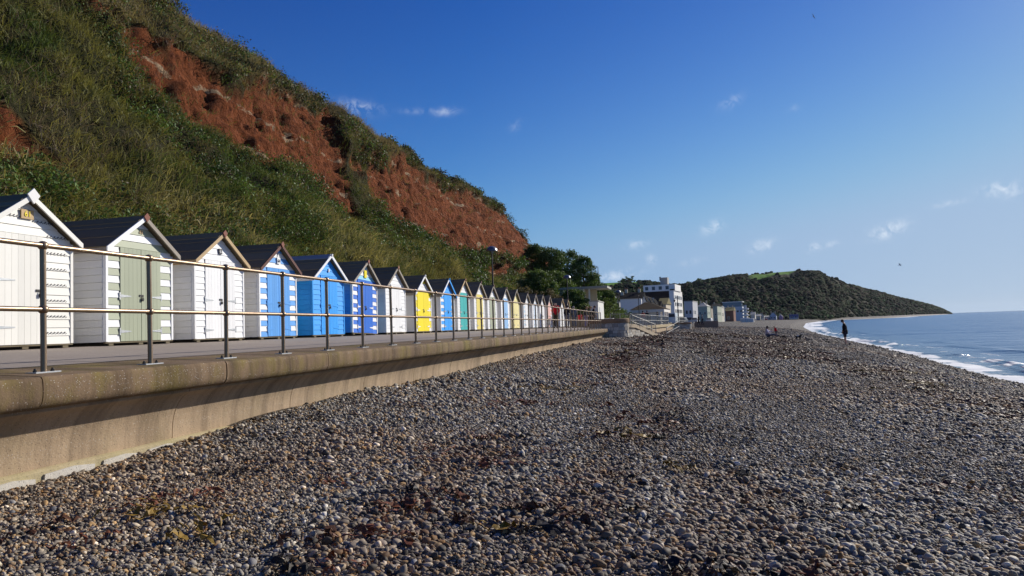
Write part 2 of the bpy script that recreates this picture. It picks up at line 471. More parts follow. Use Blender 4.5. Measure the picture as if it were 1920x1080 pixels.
# ------------------------------------------------------------------ sea wall
def conc(name, base, dark, moss, streak=1.0, speck=1.0):
    t = NT(name)
    p = t.pos()
    a = t.mix(t.noise(p, 2.2, 6, .65), dark, base)
    m_ = t.ramp(t.noise(t.pos((1, 1, .6)), 1.7, 6, .7), [(.47, (0, 0, 0)), (.66, (1, 1, 1))])
    a = t.mix(t.math('MULTIPLY', m_, .75), a, moss)
    st = t.ramp(t.noise(t.pos((.2, 2.2, .16)), 1.5, 6, .65), [(.44, (0, 0, 0)), (.66, (1, 1, 1))])
    a = t.mix(t.math('MULTIPLY', st, .55*streak), a, tuple(c*.33 for c in dark))
    vd = t.voro(p, 55, 'Distance'); vc = t.voro(p, 55)
    sepc = t.n('ShaderNodeSeparateColor'); t.l(vc, sepc.inputs[0])
    dots = t.math('MULTIPLY', t.ramp(vd, [(.12, (1, 1, 1)), (.3, (0, 0, 0))]), t.ramp(sepc.outputs[0], [(.62, (0, 0, 0)), (.75, (1, 1, 1))]))
    a = t.mix(t.math('MULTIPLY', dots, .75*speck), a, (.55, .50, .44))
    dots2 = t.math('MULTIPLY', t.ramp(vd, [(.15, (1, 1, 1)), (.35, (0, 0, 0))]), t.ramp(sepc.outputs[1], [(.72, (0, 0, 0)), (.8, (1, 1, 1))]))
    a = t.mix(t.math('MULTIPLY', dots2, .7), a, (.06, .045, .035))
    t.bump(t.math('ADD', t.noise(p, 70, 5, .7), t.math('MULTIPLY', t.noise(p, 6, 3), 2)), .45, .012)
    return t.fin(a, .88, .2)
M_COPE = conc('weathered_coping_concrete', (.27, .185, .11), (.11, .07, .04), (.17, .135, .02), 1.2)
M_PANEL = conc('wall_concrete', (.48, .355, .23), (.35, .25, .16), (.33, .25, .15), 1.1)
M_FOOT = conc('footing_mortar', (.48, .40, .24), (.38, .31, .18), (.36, .31, .16), .4, .4)
M_FSTONE = conc('footing_stone', (.62, .58, .50), (.5, .46, .4), (.55, .5, .4), .3, .3)
def smooth_curve(pts, k=5):
    out = []
    P = [np.array(p, float) for p in pts]
    for i in range(len(P)-1):
        p0 = P[max(i-1, 0)]; p1 = P[i]; p2 = P[i+1]; p3 = P[min(i+2, len(P)-1)]
        for j in range(k):
            s = j/k
            out.append(tuple(.5*((2*p1)+(-p0+p2)*s+(2*p0-5*p1+4*p2-p3)*s*s+(-p0+3*p1-3*p2+p3)*s**3)))
    out.append(tuple(P[-1]))
    return out
def extrude_y(prof, y0, y1, mat, name, ny=1):
    mb = MB(); n = len(prof)
    for j in range(ny+1):
        y = y0+(y1-y0)*j/ny
        mb.v += [(x, y, z) for x, z in prof]
    for j in range(ny):
        for i in range(n):
            k = (i+1) % n
            mb.f.append((j*n+i, j*n+k, (j+1)*n+k, (j+1)*n+i))
    mb.f.append(tuple(range(n-1, -1, -1))); mb.f.append(tuple(ny*n+i for i in range(n)))
    return mb.mesh(name, mat, True)
cope = [(-6.085, 2.35), (-6.085, 2.695)] + smooth_curve([(-5.5, 2.664), (-5.2, 2.652), (-5.075, 2.645), (-5.047, 2.63), (-5.036, 2.59), (-5.034, 2.49), (-5.05, 2.425), (-5.09, 2.388), (-5.165, 2.376), (-5.43, 2.376)], 4)
panel = [(-6.0, 1.4), (-6.0, 2.372), (-5.205, 2.372)] + smooth_curve([(-5.205, 2.345), (-5.29, 2.285), (-5.36, 2.195), (-5.402, 2.09), (-5.422, 1.975), (-5.427, 1.846)], 5) + [(-5.425, 1.4)]
SEG = 2.45
wall = thing('sea_wall', 'curved concrete sea wall with overhanging weathered coping beside the shingle', 'sea wall', (0, 4.91, 0))
cme = extrude_y(cope, .007, SEG-.007, M_COPE, 'coping_block')
pme = extrude_y(panel, .006, SEG-.006, M_PANEL, 'wall_panel')
nseg = 20
for k in range(-3, nseg):
    y = k*SEG
    if y+4.91 > 50.5: break
    link('coping_block', cme, wall, (RNG.normal(0, .002), y, RNG.normal(0, .0015)))
    link('wall_panel', pme, wall, (RNG.normal(0, .003), y-.42, 0))
endY = 4.91+k*SEG
link('coping_block', extrude_y(cope, .007, 52.0-endY+.6, M_COPE, 'coping_block'), wall, (0, k*SEG, 0))
link('wall_panel', extrude_y(panel, .006, 52.0-endY+.9, M_PANEL, 'wall_panel'), wall, (0, k*SEG-.42, 0))
mb = MB(); mb.box(-5.9, -5.5, -8, 47, 1.4, 2.36); mb.build('core', M_PANEL, wall)
mb = MB()
ys = np.arange(-1.5, 47, .5)
n_ = len(ys)
for y in ys:
    o1 = .02*float(vnoise(y*1.3, 0, 4)); o2 = .02*float(vnoise(y*.9, 3, 5))
    mb.v += [(-5.45, y, 1.843), (-5.375+o1*.5, y, 1.837+o2*.3), (-5.352+o1*.5, y, 1.824), (-5.342+o2*.5, y, 1.5)]
for i in range(n_-1):
    for c in range(3): mb.f.append((i*4+c, (i+1)*4+c, (i+1)*4+c+1, i*4+c+1)[::-1])
foot = mb.build('footing', M_FOOT, wall, True)
y = -1.4
while y < 3.6:
    L = random.uniform(.38, .62); hgt_ = random.uniform(.13, .17)
    mb = MB()
    x1 = -5.322+random.uniform(-.006, .008)
    z1 = 1.812+random.uniform(-.012, .004)
    a = [(x1, y+.03*random.random(), z1-hgt_), (x1, y+L-.02*random.random(), z1-hgt_), (x1-.006, y+L-.03*random.random(), z1-.02), (x1-.006, y+L*.6, z1+.006), (x1-.006, y+.03+.03*random.random(), z1-.01)]
    b = [(-5.38, q[1], q[2]) for q in a]
    n5 = len(a)
    mb.add(a+b, [tuple(range(n5))] + [(i, i+n5, (i+1) % n5+n5, (i+1) % n5) for i in range(n5)] + [tuple(range(2*n5-1, n5-1, -1))])
    mb.build('stone', M_FSTONE, foot)
    y += L+random.uniform(.05, .1)

# ------------------------------------------------------------------ cliff
PRX = np.array([-12.0, -13.2, -17.3, -20.3, -22.6, -25.0, -27.5, -34])
PRZ = np.array([2.86, 4.0, 8.2, 12.3, 16.6, 19.9, 21.3, 23.5])
PT = np.concatenate([[0], np.cumsum(np.hypot(np.diff(PRX), np.diff(PRZ)))])
polys = {
 'A': [(24.6, 17.2), (25.9, 16.9), (27.8, 16.6), (32.6, 16.7), (38.7, 18.6), (43.1, 19.2), (47.1, 20.2), (46.2, 17.4), (44.9, 15.7), (44.1, 13.0), (44.1, 11.4), (38.8, 9.6), (37.6, 10.0), (35.6, 11.7), (31.9, 12.1), (30.7, 12.8), (28.8, 13.3), (27.8, 13.8), (25.7, 13.9), (25.5, 15.1)],
 'B': [(45.9, 16.7), (51.3, 16.9), (60.9, 18.7), (78.0, 19.9), (88.5, 20.2), (97.0, 20.2), (99, 15.3), (97, 10.3), (84.6, 9.3), (78.3, 10.6), (61.4, 9.8), (52.5, 9.6), (46.6, 10.0), (46.8, 11.7), (47.5, 14.1)],
 'C': [(13, 10.4), (16.7, 9.9), (17.3, 9.5), (17.3, 8.6), (17.9, 8.2), (18.9, 8.1), (18.3, 7.4), (16.5, 6.7), (16.1, 7.2), (15.0, 8.0), (12, 8.4)],
 'D': [(69.9, 10.2), (80.2, 9.8), (86, 9.8), (81.4, 7.8), (73.4, 6.7), (67.5, 7.0), (62.4, 6.9)]}
def sdf(poly, y, t_):
    """signed distance to polygon, positive inside"""
    P = np.array(poly); d = np.full(y.shape, 1e9); ins = np.zeros(y.shape, bool)
    for i in range(len(P)):
        a = P[i]; b = P[(i+1) % len(P)]
        e = b-a; wy = y-a[0]; wt = t_-a[1]
        s = np.clip((wy*e[0]+wt*e[1])/(e@e), 0, 1)
        d = np.minimum(d, np.hypot(wy-s*e[0], wt-s*e[1]))
        c = ((a[1] > t_) != (b[1] > t_)) & (y < (b[0]-a[0])*(t_-a[1])/(b[1]-a[1]+1e-12)+a[0])
        ins ^= c
    return np.where(ins, d, -d)
def nose(Y): return np.interp(Y, [94, 97.5, 100, 103, 107, 112, 126, 138], [1, .985, .88, .68, .5, .42, .36, .0])
cy = np.concatenate([np.arange(-2, 60, .22), np.arange(60, 140, .4)])
ct = np.concatenate([np.linspace(0, 22.5, 130), np.linspace(22.8, PT[-1], 14)])
CY = np.repeat(cy[:, None], len(ct), 1); CT = np.repeat(ct[None, :], len(cy), 0)
def cliff_base(Yv, Tv):
    G = nose(Yv)
    X = np.interp(Tv, PT, PRX) + 5.2*sstep(Yv, 62, 100)*np.clip(1-Tv/24., 0, 1)
    Z = 2.86+(np.interp(Tv, PT, PRZ)-2.86)*G
    return X, Z
wob = (fbm(CY*.25, CT*.25, 3, 8)-.5)*2.2
BARE = np.maximum.reduce([sdf(p, CY, CT) for p in polys.values()])
bare = sstep(BARE+wob*.9+(fbm(CY*1.1, CT*1.1, 4, 18)-.5)*2.6+.02, -.3, .35)
CX, CZZ = cliff_base(CY, CT)
# relief along the slope normal (about 50 degrees)
big_ = (fbm(CY*.12, CT*.16, 3, 40)-.5)*1.8
med = (fbm(CY*.55, CT*.55, 4, 50)-.5)*1.5
gul = np.abs(fbm(CY*.85+.35*CT, CT*.22, 4, 60)-.5)*2
blk = (fbm(CY*2.1, CT*1.7, 4, 70)-.5)*.8-.16*sstep(fbm(CY*2.2+5+.5*CT, CT*.8, 4, 71), .54, .66)
led = np.sin(CZZ*3.3+2*fbm(CY*.2, CT*.2, 2, 33))*.11+np.sin(CZZ*8.5+3*fbm(CY*.3, CT*.3, 2, 34))*.08
disp = big_*sstep(CT, 1, 5) + med*(1-.3*bare)*sstep(CT, .3, 2) + bare*(gul*.6-.38-.12*(CY > 22)+blk*.9+led) 
over = .55*np.exp(-((BARE+.3)/.45)**2)*sstep(CT, 14, 17)*(CT < 21)           # turf lip over the scar
disp = disp + over
NXn, NZn = .76, .65
CX = CX + disp*NXn; CZZ = CZZ + disp*NZn
CZZ = np.maximum(CZZ, 2.80)
t = NT('cliff_soil_and_turf')
ba = t.attr('bare')
p = t.pos()
red = t.mix(t.noise(t.pos((1, 1, 1.6)), .9, 7, .68), (.135, .036, .014), (.33, .105, .038))
red = t.mix(t.ramp(t.noise(t.pos((1.4, 1.4, .5)), 2.4, 6, .7), [(.5, (0, 0, 0)), (.72, (1, 1, 1))]), red, (.055, .014, .008))
sx = t.n('ShaderNodeSeparateXYZ'); t.l(p, sx.inputs[0])
zz = t.math('ADD', sx.outputs[2], t.math('MULTIPLY', t.noise(t.pos((.3, .3, .3)), 1.0, 5, .6), 2.2))
zz = t.math('ADD', zz, t.math('MULTIPLY', sx.outputs[1], .028))
sn = t.math('SINE', t.math('MULTIPLY', zz, 2.3))
band = t.ramp(sn, [(.93, (0, 0, 0)), (.975, (1, 1, 1))])
brkn = t.ramp(t.noise(t.pos((.5, .5, 1)), 1.3, 5, .7), [(.48, (0, 0, 0)), (.56, (1, 1, 1))])
red = t.mix(t.math('MULTIPLY', t.math('MULTIPLY', band, brkn), .8), red, (.45, .34, .22))
turf = t.mix(t.noise(p, 1.7, 6, .7), (.028, .03, .012), (.085, .075, .032))
cc = t.mix(ba, turf, red)
hb = t.math('ADD', t.math('MULTIPLY', t.noise(t.pos((1, 1, .8)), 2.6, 8, .75), 1.5), t.math('MULTIPLY', t.voro(p, 3.2, 'Distance'), .5))
t.bump(t.math('ADD', hb, t.math('MULTIPLY', t.noise(p, 9, 6, .75), .35)), 1.0, .45)
M_CLIFF = t.fin(cc, .93, .1)
cliff = np_mesh('cliff', np.stack([CX, CY, CZZ], -1).reshape(-1, 3), grid_faces(len(cy), len(ct))[:, ::-1], M_CLIFF, True, {'bare': ('FLOAT', bare.ravel())})
tag(cliff, kind='structure')

def cliff_at(y, t_):
    """bilinear sample of the finished cliff surface"""
    fi = np.interp(y, cy, np.arange(len(cy))); fj = np.interp(t_, ct, np.arange(len(ct)))
    i = np.clip(fi.astype(int), 0, len(cy)-2); j = np.clip(fj.astype(int), 0, len(ct)-2); u = fi-i; v = fj-j
    f = lambda A: A[i, j]*(1-u)*(1-v)+A[i+1, j]*u*(1-v)+A[i, j+1]*(1-u)*v+A[i+1, j+1]*u*v
    return np.stack([f(CX), y, f(CZZ)], -1), f(bare)

# ------------------------------------------------------------------ vegetation on the cliff
def leafmat(name, rough=.7, trans=.35):
    t = NT(name)
    c = t.attr('tint', 'Color')
    t.fin(c, rough, .15)
    tr = t.n('ShaderNodeBsdfTranslucent'); t.l(t.mix(1.0, c, (1.15, 1.1, .6), 'MULTIPLY'), tr.inputs['Color'])
    ms = t.n('ShaderNodeMixShader'); ms.inputs[0].default_value = trans
    t.l(t.b.outputs[0], ms.inputs[1]); t.l(tr.outputs[0], ms.inputs[2]); t.l(ms.outputs[0], t.out.inputs['Surface'])
    return t.m
M_GRASS = leafmat('grass_blades', .75, .3)
M_LEAF = leafmat('bramble_leaves', .55, .25)
def unit(a): return a/np.maximum(np.linalg.norm(a, axis=-1, keepdims=True), 1e-9)
def blades(P, n, hgt, wid, col, lean, spread, name, mat):
    """n bent blades per root point; P (m,3), hgt (m,), col (m,3)"""
    m = len(P); N = m*n
    root = np.repeat(P, n, 0) + RNG.normal(0, 1, (N, 3))*np.array([1, 1, .25])*np.repeat(spread, n)[:, None]
    d = unit(np.array([[.25, 0, 1.]]) + RNG.normal(0, 1, (N, 3))*lean)
    d[:, 2] = np.abs(d[:, 2])
    H = np.repeat(hgt, n)*RNG.uniform(.55, 1.2, N)
    side = unit(np.cross(d, RNG.normal(0, 1, (N, 3))))
    wv = wid*RNG.uniform(.6, 1.3, N)
    droop = np.stack([RNG.normal(.25, .25, N), RNG.normal(-.1, .25, N), -RNG.uniform(.1, .5, N)], -1)
    mid = root+d*(H*.55)[:, None]
    tip = root+(d*.85+droop*.6)*H[:, None]
    V = np.stack([root-side*wv[:, None]*.5, root+side*wv[:, None]*.5, mid+side*wv[:, None]*.4, mid-side*wv[:, None]*.4, tip], 1).reshape(-1, 3)
    b = np.arange(N)*5
    Fq = np.concatenate([np.stack([b, b+1, b+2], 1), np.stack([b, b+2, b+3], 1), np.stack([b+3, b+2, b+4], 1)])
    c = np.repeat(col, n, 0)*RNG.uniform(.7, 1.3, (N, 1))
    C4 = np.concatenate([np.repeat(c, 5, 0), np.ones((N*5, 1))], 1)
    return tag(np_mesh(name, V, Fq, mat, False, {'tint': ('FLOAT_COLOR', C4)}), kind='stuff')
def leaves(P, n, rad, size, col, name, mat, flat=.6):
    m = len(P); N = m*n
    o = unit(RNG.normal(0, 1, (N, 3)))*RNG.uniform(.35, 1, (N, 1))*np.repeat(rad, n)[:, None]; o[:, 2] = o[:, 2]*flat
    c0 = np.repeat(P, n, 0)+o
    a = unit(RNG.normal(0, 1, (N, 3))); b = unit(np.cross(a, unit(o)*.8+RNG.normal(0, .6, (N, 3))))
    s = (np.repeat(size, n)*RNG.uniform(.5, 1.3, N))[:, None]
    V = np.stack([c0-a*s, c0+b*s*.55, c0+a*s, c0-b*s*.55], 1).reshape(-1, 3)
    Fq = np.arange(N*4).reshape(-1, 4)
    c = np.repeat(col, n, 0)*RNG.uniform(.6, 1.4, (N, 1))
    C4 = np.concatenate([np.repeat(c, 4, 0), np.ones((N*4, 1))], 1)
    return V, Fq, C4
def scatter(N, y0, y1, t0, t1, powy=1.0):
    y = y0+(y1-y0)*RNG.random(N)**powy; t_ = RNG.uniform(t0, t1, N)
    P, b = cliff_at(y, t_)
    return y, t_, P, b
# grass
y_, t_, P, b = scatter(70000, 6, 118, .1, 22.4, 1.5)
kind_n = fbm(y_*.22, t_*.3, 3, 101)
dark_n = fbm(y_*.16+4, t_*.22, 3, 103)
low = 1-sstep(t_, 7, 10.5)
keep = (RNG.random(len(y_)) < np.clip(1.02-b*1.2, 0.05, 1)) & (RNG.random(len(y_)) < .35+.65*sstep(kind_n+.22*low, .38, .55))
y_, t_, P, b, kn, lw = y_[keep], t_[keep], P[keep], b[keep], kind_n[keep], low[keep]
g1 = np.array([.185, .175, .06]); g2 = np.array([.56, .47, .26]); g3 = np.array([.065, .10, .025]); g4 = np.array([.12, .085, .055])
mixa = sstep(fbm(y_*.5, t_*.5, 3, 120), .38, .62)[:, None]; mixb = RNG.random((len(y_), 1))
col = g1*(1-mixa)+g3*mixa
pal_ = np.clip(.25+.75*sstep(fbm(y_*.8+3, t_*.8, 2, 140), .45, .62), 0, 1)[:, None]*mixb*(.18+.82*lw[:, None])*.8
col = col*(1-pal_)+g2*pal_
cr_ = sstep(t_, 16, 18)[:, None]*.75
col = col*(1-cr_)+(g4*.6+g2*.4)*cr_
blades(P, 7, .42+.5*lw*RNG.random(len(y_))+.15*RNG.random(len(y_)), .024+0*y_.mean(), col, .55, .16+.0*y_, 'slope_grass', M_GRASS)
# bramble and ivy clumps
y_, t_, P, b = scatter(44000, 6, 124, .3, 22.3, 1.4)
dk = fbm(y_*.16+4, t_*.22, 3, 103); dk2 = fbm(y_*.5+4, t_*.5, 3, 113)
mid_ = np.exp(-((t_-9.5-.0*y_)/3.2)**2)
lowdk = sstep(dk+.25*mid_*(y_ > 24)+.12*sstep(y_, 60, 90)+(dk2-.5)*.35, .46, .58)
keep = (RNG.random(len(y_)) < lowdk*np.clip(1.0-b*1.45, 0, 1))
y_, t_, P, b = y_[keep], t_[keep], P[keep], b[keep]
l1 = np.array([.045, .085, .022]); l2 = np.array([.10, .16, .04]); l3 = np.array([.08, .065, .035])
mm = sstep(fbm(y_*.7, t_*.7, 2, 130), .35, .65)[:, None]
col = l1*(1-mm)+l2*mm
mm = (RNG.random((len(y_), 1)) < .2+.35*sstep(t_, 15, 18)[:, None])
col = np.where(mm, l3, col)
lift_ = .1+.45*sstep(fbm(y_*.9, t_*.9, 2, 150), .45, .7); P[:, 0] += lift_*.7; P[:, 2] += lift_*.6
far_ = sstep(y_, 25, 70)
V, Fq, C4 = leaves(P, 18, .32+.32*RNG.random(len(y_))+.15*far_, .055+.05*far_, col, '', None, .8)
tag(np_mesh('bramble_cover', V, Fq, M_LEAF, False, {'tint': ('FLOAT_COLOR', C4)}), kind='stuff')
# dry grey-brown scrub stems along the crest and in clumps
y_, t_, P, b = scatter(9000, 8, 120, 4, 22.3, 1.3)
kd = fbm(y_*.35+14, t_*.35, 3, 203)
keep = (RNG.random(len(y_)) < sstep(kd+.2*sstep(t_, 16, 18), .52, .62)*np.clip(1.15-b*1.1, .04, 1))
y_, t_, P = y_[keep], t_[keep], P[keep]
blades(P, 12, .5+.35*RNG.random(len(y_)), .016, np.array([[.17, .13, .095]])*np.ones((len(y_), 1)), .7, .18+0*y_, 'dry_scrub', M_GRASS)
# overhanging tufts along the lip of the scar

# ------------------------------------------------------------------ promenade railing
t = NT('railing_metal')
a = t.mix(t.noise(t.coord('Object'), 9, 5), (.20, .135, .08), (.31, .22, .14))
t.bump(t.noise(t.coord('Object'), 60, 3), .12, .004)
M_RAIL = t.fin(a, .36, .5, .6)
M_DARKMETAL = paint('dark_metal', (.035, .033, .032), .45, .2, .2, .1, .4, .5)
M_GALV = paint('galvanised_steel', (.42, .43, .44), .42, .15, .25, .1, .5, .7)
BAY = 1.308
def collar_mesh(r=.045):
    mb = MB(); mb.ball((0, 0, 0), (r, r, r*.92), 14, 8); return mb.mesh('collar', M_RAIL, 'all')
post_me = MB().tube([(0, 0, 0), (0, 0, .55), (0, 0, 1.12)], .0245, 14).mesh('post', M_RAIL, True)
col_me = collar_mesh()
mbp = MB(); mbp.box(-.055, .055, -.13, .13, -.004, .012); plate_me = mbp.mesh('base_plate', M_GALV)
bolt_me = MB().lathe([(.016, .0), (.016, .014), (.010, .016), (.008, .03)], (0, 0, .012), 8).mesh('bolt', M_DARKMETAL)
rail_me = MB().tube([(0, .03, 0), (0, BAY-.03, 0)], .0225, 12).mesh('rail', M_RAIL, True)
railing = thing('promenade_railing', 'brown metal two-rail promenade railing on the sea wall coping', 'railing', (-5.40, 5.273, 2.659))
def build_rail_run(root, npost, start=0, bay=BAY):
    for k in range(start, npost+1):
        p_ = link('post', post_me, root, (0, k*bay, 0), (RNG.normal(0, .004), RNG.normal(0, .004), 0))
        link('base_plate', plate_me, p_); link('bolt', bolt_me, p_, (0, -.09, 0)); link('bolt', bolt_me, p_, (0, .09, 0))
        link('collar', col_me, p_, (0, 0, 1.112)); link('collar', col_me, p_, (0, 0, .552))
        if k < npost:
            link('rail', rail_me, root, (0, k*bay, 1.112)); link('rail', rail_me, root, (0, k*bay, .552))
build_rail_run(railing, 35, -3)

# ------------------------------------------------------------------ beach huts
PAL = {
 'white': (.80, .80, .79), 'cream': (.78, .76, .69), 'offwhite': (.77, .76, .73), 'sage': (.36, .39, .275), 'sky': (.09, .33, .74), 'blue': (.02, .33, .85),
 'deep': (.004, .135, .60), 'mid': (.10, .30, .60), 'yellow': (.86, .70, .005), 'teal': (.03, .42, .40), 'paleyellow': (.80, .66, .16), 'lightblue': (.30, .52, .80),
 'lemon': (.82, .72, .33), 'iceblue': (.50, .66, .78), 'pink': (.82, .48, .40), 'aqua': (.25, .60, .80), 'paleblue': (.62, .72, .84),
 'timber': (.48, .34, .18), 'greywood': (.30, .26, .21), 'brown': (.10, .035, .025), 'redbrown': (.20, .065, .04), 'rust': (.22, .09, .04), 'slate': (.33, .35, .37), 'dkplate': (.05, .05, .06)}
def HM(k):
    if k in ('timber', 'greywood', 'brown', 'redbrown', 'rust'):
        return paint('wood_'+k, PAL[k], .7, .25, .3, .3)
    return paint('paint_'+k, PAL[k], .5, .045, .09, .12, .3, 0, 45)
t = NT('roofing_felt')
a = t.mix(t.noise(t.coord('Object'), 2.0, 6), (.22, .165, .085), (.27, .21, .12))
a = t.mix(1.0, a, t.rng(t.rand(), 0, 1, .8, 1.25), 'MULTIPLY')
t.bump(t.noise(t.coord('Object'), 140, 3), .35, .006)
M_FELT = t.fin(a, .8, .3)
M_BEARER = paint('bearer_timber', (.16, .13, .08), .85, .3, .3, .3)
M_SHADOWGAP = paint('hut_gap_shade', (.03, .026, .022), .95, .2, .2, .2, .05)  # near-black colour standing in for shade under floors and between door planks
_tm = {}
def text_mesh(s, mat):
    key = (s, mat.name)
    if key in _tm: return _tm[key]
    cu = bpy.data.curves.new('numeral', 'FONT'); cu.body = s; cu.size = 1; cu.extrude = .012; cu.align_x = 'CENTER'; cu.align_y = 'CENTER'; cu.resolution_u = 3
    o = bpy.data.objects.new('numeral', cu); COL.objects.link(o)
    dg = bpy.context.evaluated_depsgraph_get()
    me = bpy.data.meshes.new_from_object(o.evaluated_get(dg)); me.name = 'numeral'
    bpy.data.objects.remove(o); bpy.data.curves.remove(cu)
    me.materials.clear(); me.materials.append(mat)
    _tm[key] = me
    return me

def board_mesh(x0, x1, z0, z1, xt0=None, xt1=None, mat=None, yb=-.024, yt=-.013):
    """shiplap board; top edge may be narrower where the gable cuts it"""
    xt0 = x0 if xt0 is None else xt0; xt1 = x1 if xt1 is None else xt1
    mb = MB()
    z1 = z1-.004
    mb.hexa([(x0, yb, z0), (x1, yb, z0), (x1, 0, z0), (x0, 0, z0), (xt0, yt, z1), (xt1, yt, z1), (xt1, 0, z1), (xt0, 0, z1)])
    return mb
def hut(num, Y, w, h, sp, near=True):
    lab = sp['label']
    root = thing('beach_hut', lab, 'beach hut', (-8.9, Y, 2.853+.004), R(90)+sp.get('rz', 0), 'beach huts in a row along the promenade')
    dep = sp.get('dep', 1.62)
    S_ = h/2.2
    apex = 2.15*S_; pitch = .69; zr = lambda x: apex-pitch*abs(x-w/2)          # top of roof slab at front
    ceil = lambda x: zr(x)-.055
    base = .055
    wm = HM(sp['wall']); sm = HM(sp.get('side', sp['wall'])); dm = HM(sp['door']); tm = HM(sp.get('trim', 'white'))
    colf = sp.get('stripe', lambda i, side: sp['wall'])
    gcol = sp.get('gable', lambda i: sp['wall'])
    # floor frame
    mb = MB(); mb.box(.02, w-.02, .02, dep-.02, .012, base); mb.build('floor', M_SHADOWGAP, root)
    for x in (.12, w*.5, w-.12):
        mb = MB(); mb.box(x-.05, x+.05, -.012, dep-.01, -.004, .05); mb.build('bearer', M_BEARER, root)
    mb = MB(); mb.box(-.005, w+.005, -.02, .02, .034, base+.006); mb.build('sill_beam', M_BEARER, root)
    # front wall backing with gable
    dl, dr = sp.get('dx', (.25, .77)); dl *= w; dr *= w
    dtop = sp.get('dtop', 1.60)*S_
    mb = MB(); mb.prism([(.01, base), (w-.01, base), (w-.01, ceil(w-.01)), (w/2, ceil(w/2)), (.01, ceil(.01))], 0.0, .02)
    front = mb.build('front_wall', wm, root)
    course = .118
    nb = int((dtop-base)/course); course = (dtop-base)/nb
    joined = {}
    def put(parent, mb, mname, nm='board', smat=None):
        m_ = HM(mname)
        if near: mb.build(nm, m_, parent)
        else:
            j = joined.setdefault((parent.name, mname), (parent, m_, MB()))[2]; j.add(mb.v, mb.f)
    e = .045
    for i in range(nb):
        z0 = base+i*course
        put(front, board_mesh(e, dl-.004, z0, z0+course), colf(i, 0))
        put(front, board_mesh(dr+.004, w-e, z0, z0+course), colf(i, 1))
    i = 0; z0 = dtop
    while z0 < apex-.10:
        z1 = min(z0+course, apex-.085)
        def ext(z):
            k = min(w/2-e, max(.015, (apex-.065-z)/pitch)); return w/2-k, w/2+k
        a0, b0 = ext(z0); a1, b1 = ext(z1)
        put(front, board_mesh(a0, b0, z0, z1, a1, b1), gcol(i))
        z0 = z1; i += 1
    # doors
    leaves_ = [(dl, (dl+dr)/2), ((dl+dr)/2, dr)] if sp.get('leaves', 2) == 2 else [(dl, dr)]
    for li, (xa, xb) in enumerate(leaves_):
        mb = MB(); mb.box(xa+.004, xb-.004, -.008, -.001, base+.004, dtop-.004)
        door = mb.build('door', M_SHADOWGAP, root)
        npk = 5 if len(leaves_) == 2 else 8
        pw = (xb-xa-.010)/npk
        for k in range(npk):
            mb = MB(); x0 = xa+.005+k*pw
            mb.box(x0+.0016, x0+pw-.0016, -.032, -.008, base+.006, dtop-.006)
            put(door, mb, sp['door'], 'plank')
        # strap hinges
        if sp.get('hinges', True):
            hs_ = -1 if li == 0 else 1
            xh = xa if li == 0 else xb
            for zh in sp.get('hz', (.22, .80)):
                L = sp.get('hl', .24); mb = MB()
                s = -hs_
                mb.box(xh-.02 if hs_ < 0 else xh-.004, xh+.004 if hs_ < 0 else xh+.02, -.037, -.03, zh-.06, zh+.06)
                pts = [(xh+s*.006, zh-.026), (xh+s*L, zh-.007), (xh+s*L, zh+.007), (xh+s*.006, zh+.026)]
                if s < 0: pts = pts[::-1]
                mb.prism(pts, -.039, -.0325)
                hm_ = sp.get('hmat')
                mb.build('hinge', HM(hm_) if hm_ else M_GALV, door)
    # hasp and padlock
    xm = (dl+dr)/2 if len(leaves_) == 2 else dr-.07
    mb = MB(); mb.box(xm-.055, xm+.045, -.042, -.033, .80, .835); mb.tube([(xm-.004, -.048, .80), (xm-.004, -.056, .77), (xm+.02, -.056, .77), (xm+.02, -.048, .80)], .005, 6)
    mb.box(xm-.012, xm+.03, -.062, -.044, .725, .775)
    mb.build('padlock', M_DARKMETAL, root)
    if sp.get('bolt'):
        mb = MB(); xq = dr-.03; mb.box(xq-.03, xq+.13, -.041, -.0335, 1.44, 1.462); mb.ball((xq+.01, -.045, 1.43), .02, 8, 6); mb.build('bolt', M_DARKMETAL, root)
    # corner trims
    for x0 in (-.006, w-e+.002):
        mb = MB(); mb.box(x0, x0+e+.002, -.03, .03, base+.004, ceil(x0+e/2)-.02); mb.build('corner_trim', tm, root)
    # side walls
    for s in (0, 1):
        mb = MB(); x0 = 0.0 if s == 0 else w-.02
        mb.box(x0+.004, x0+.016, .03, dep-.02, base, ceil(0)-.012)
        sw = mb.build('side_wall', sm, root)
        nbs = int((ceil(0)-base)/course)
        for i in range(nbs+1):
            z0 = base+i*course; z1 = min(z0+course, ceil(0)-.01)
            if z1-z0 < .02: continue
            mb = MB()
            sg = -1 if s == 0 else 1; xo = x0+.004 if s == 0 else x0+.016
            ya, yb = .032, dep-.02
            xs0 = xo+sg*.024; xs1 = xo+sg*.012; zt = z1-.0045
            q = [(xs0, ya, z0), (xo, ya, z0), (xo, yb, z0), (xs0, yb, z0), (xs1, ya, zt), (xo, ya, zt), (xo, yb, zt), (xs1, yb, zt)]
            if s == 1: q = [q[1], q[0], q[3], q[2], q[5], q[4], q[7], q[6]]
            mb.hexa(q)
            if s == 0: put(sw, mb, sp.get('side', sp['wall']))
            else: joined.setdefault((sw.name, 'r'), (sw, sm, MB()))[2].add(mb.v, mb.f)
    mb = MB(); mb.prism([(.012, base), (w-.012, base), (w-.012, ceil(w-.01)), (w/2, ceil(w/2)), (.012, ceil(.01))], dep-.02, dep); mb.build('back_wall', sm, root)
    # roof slopes of felt strips
    ov = .075
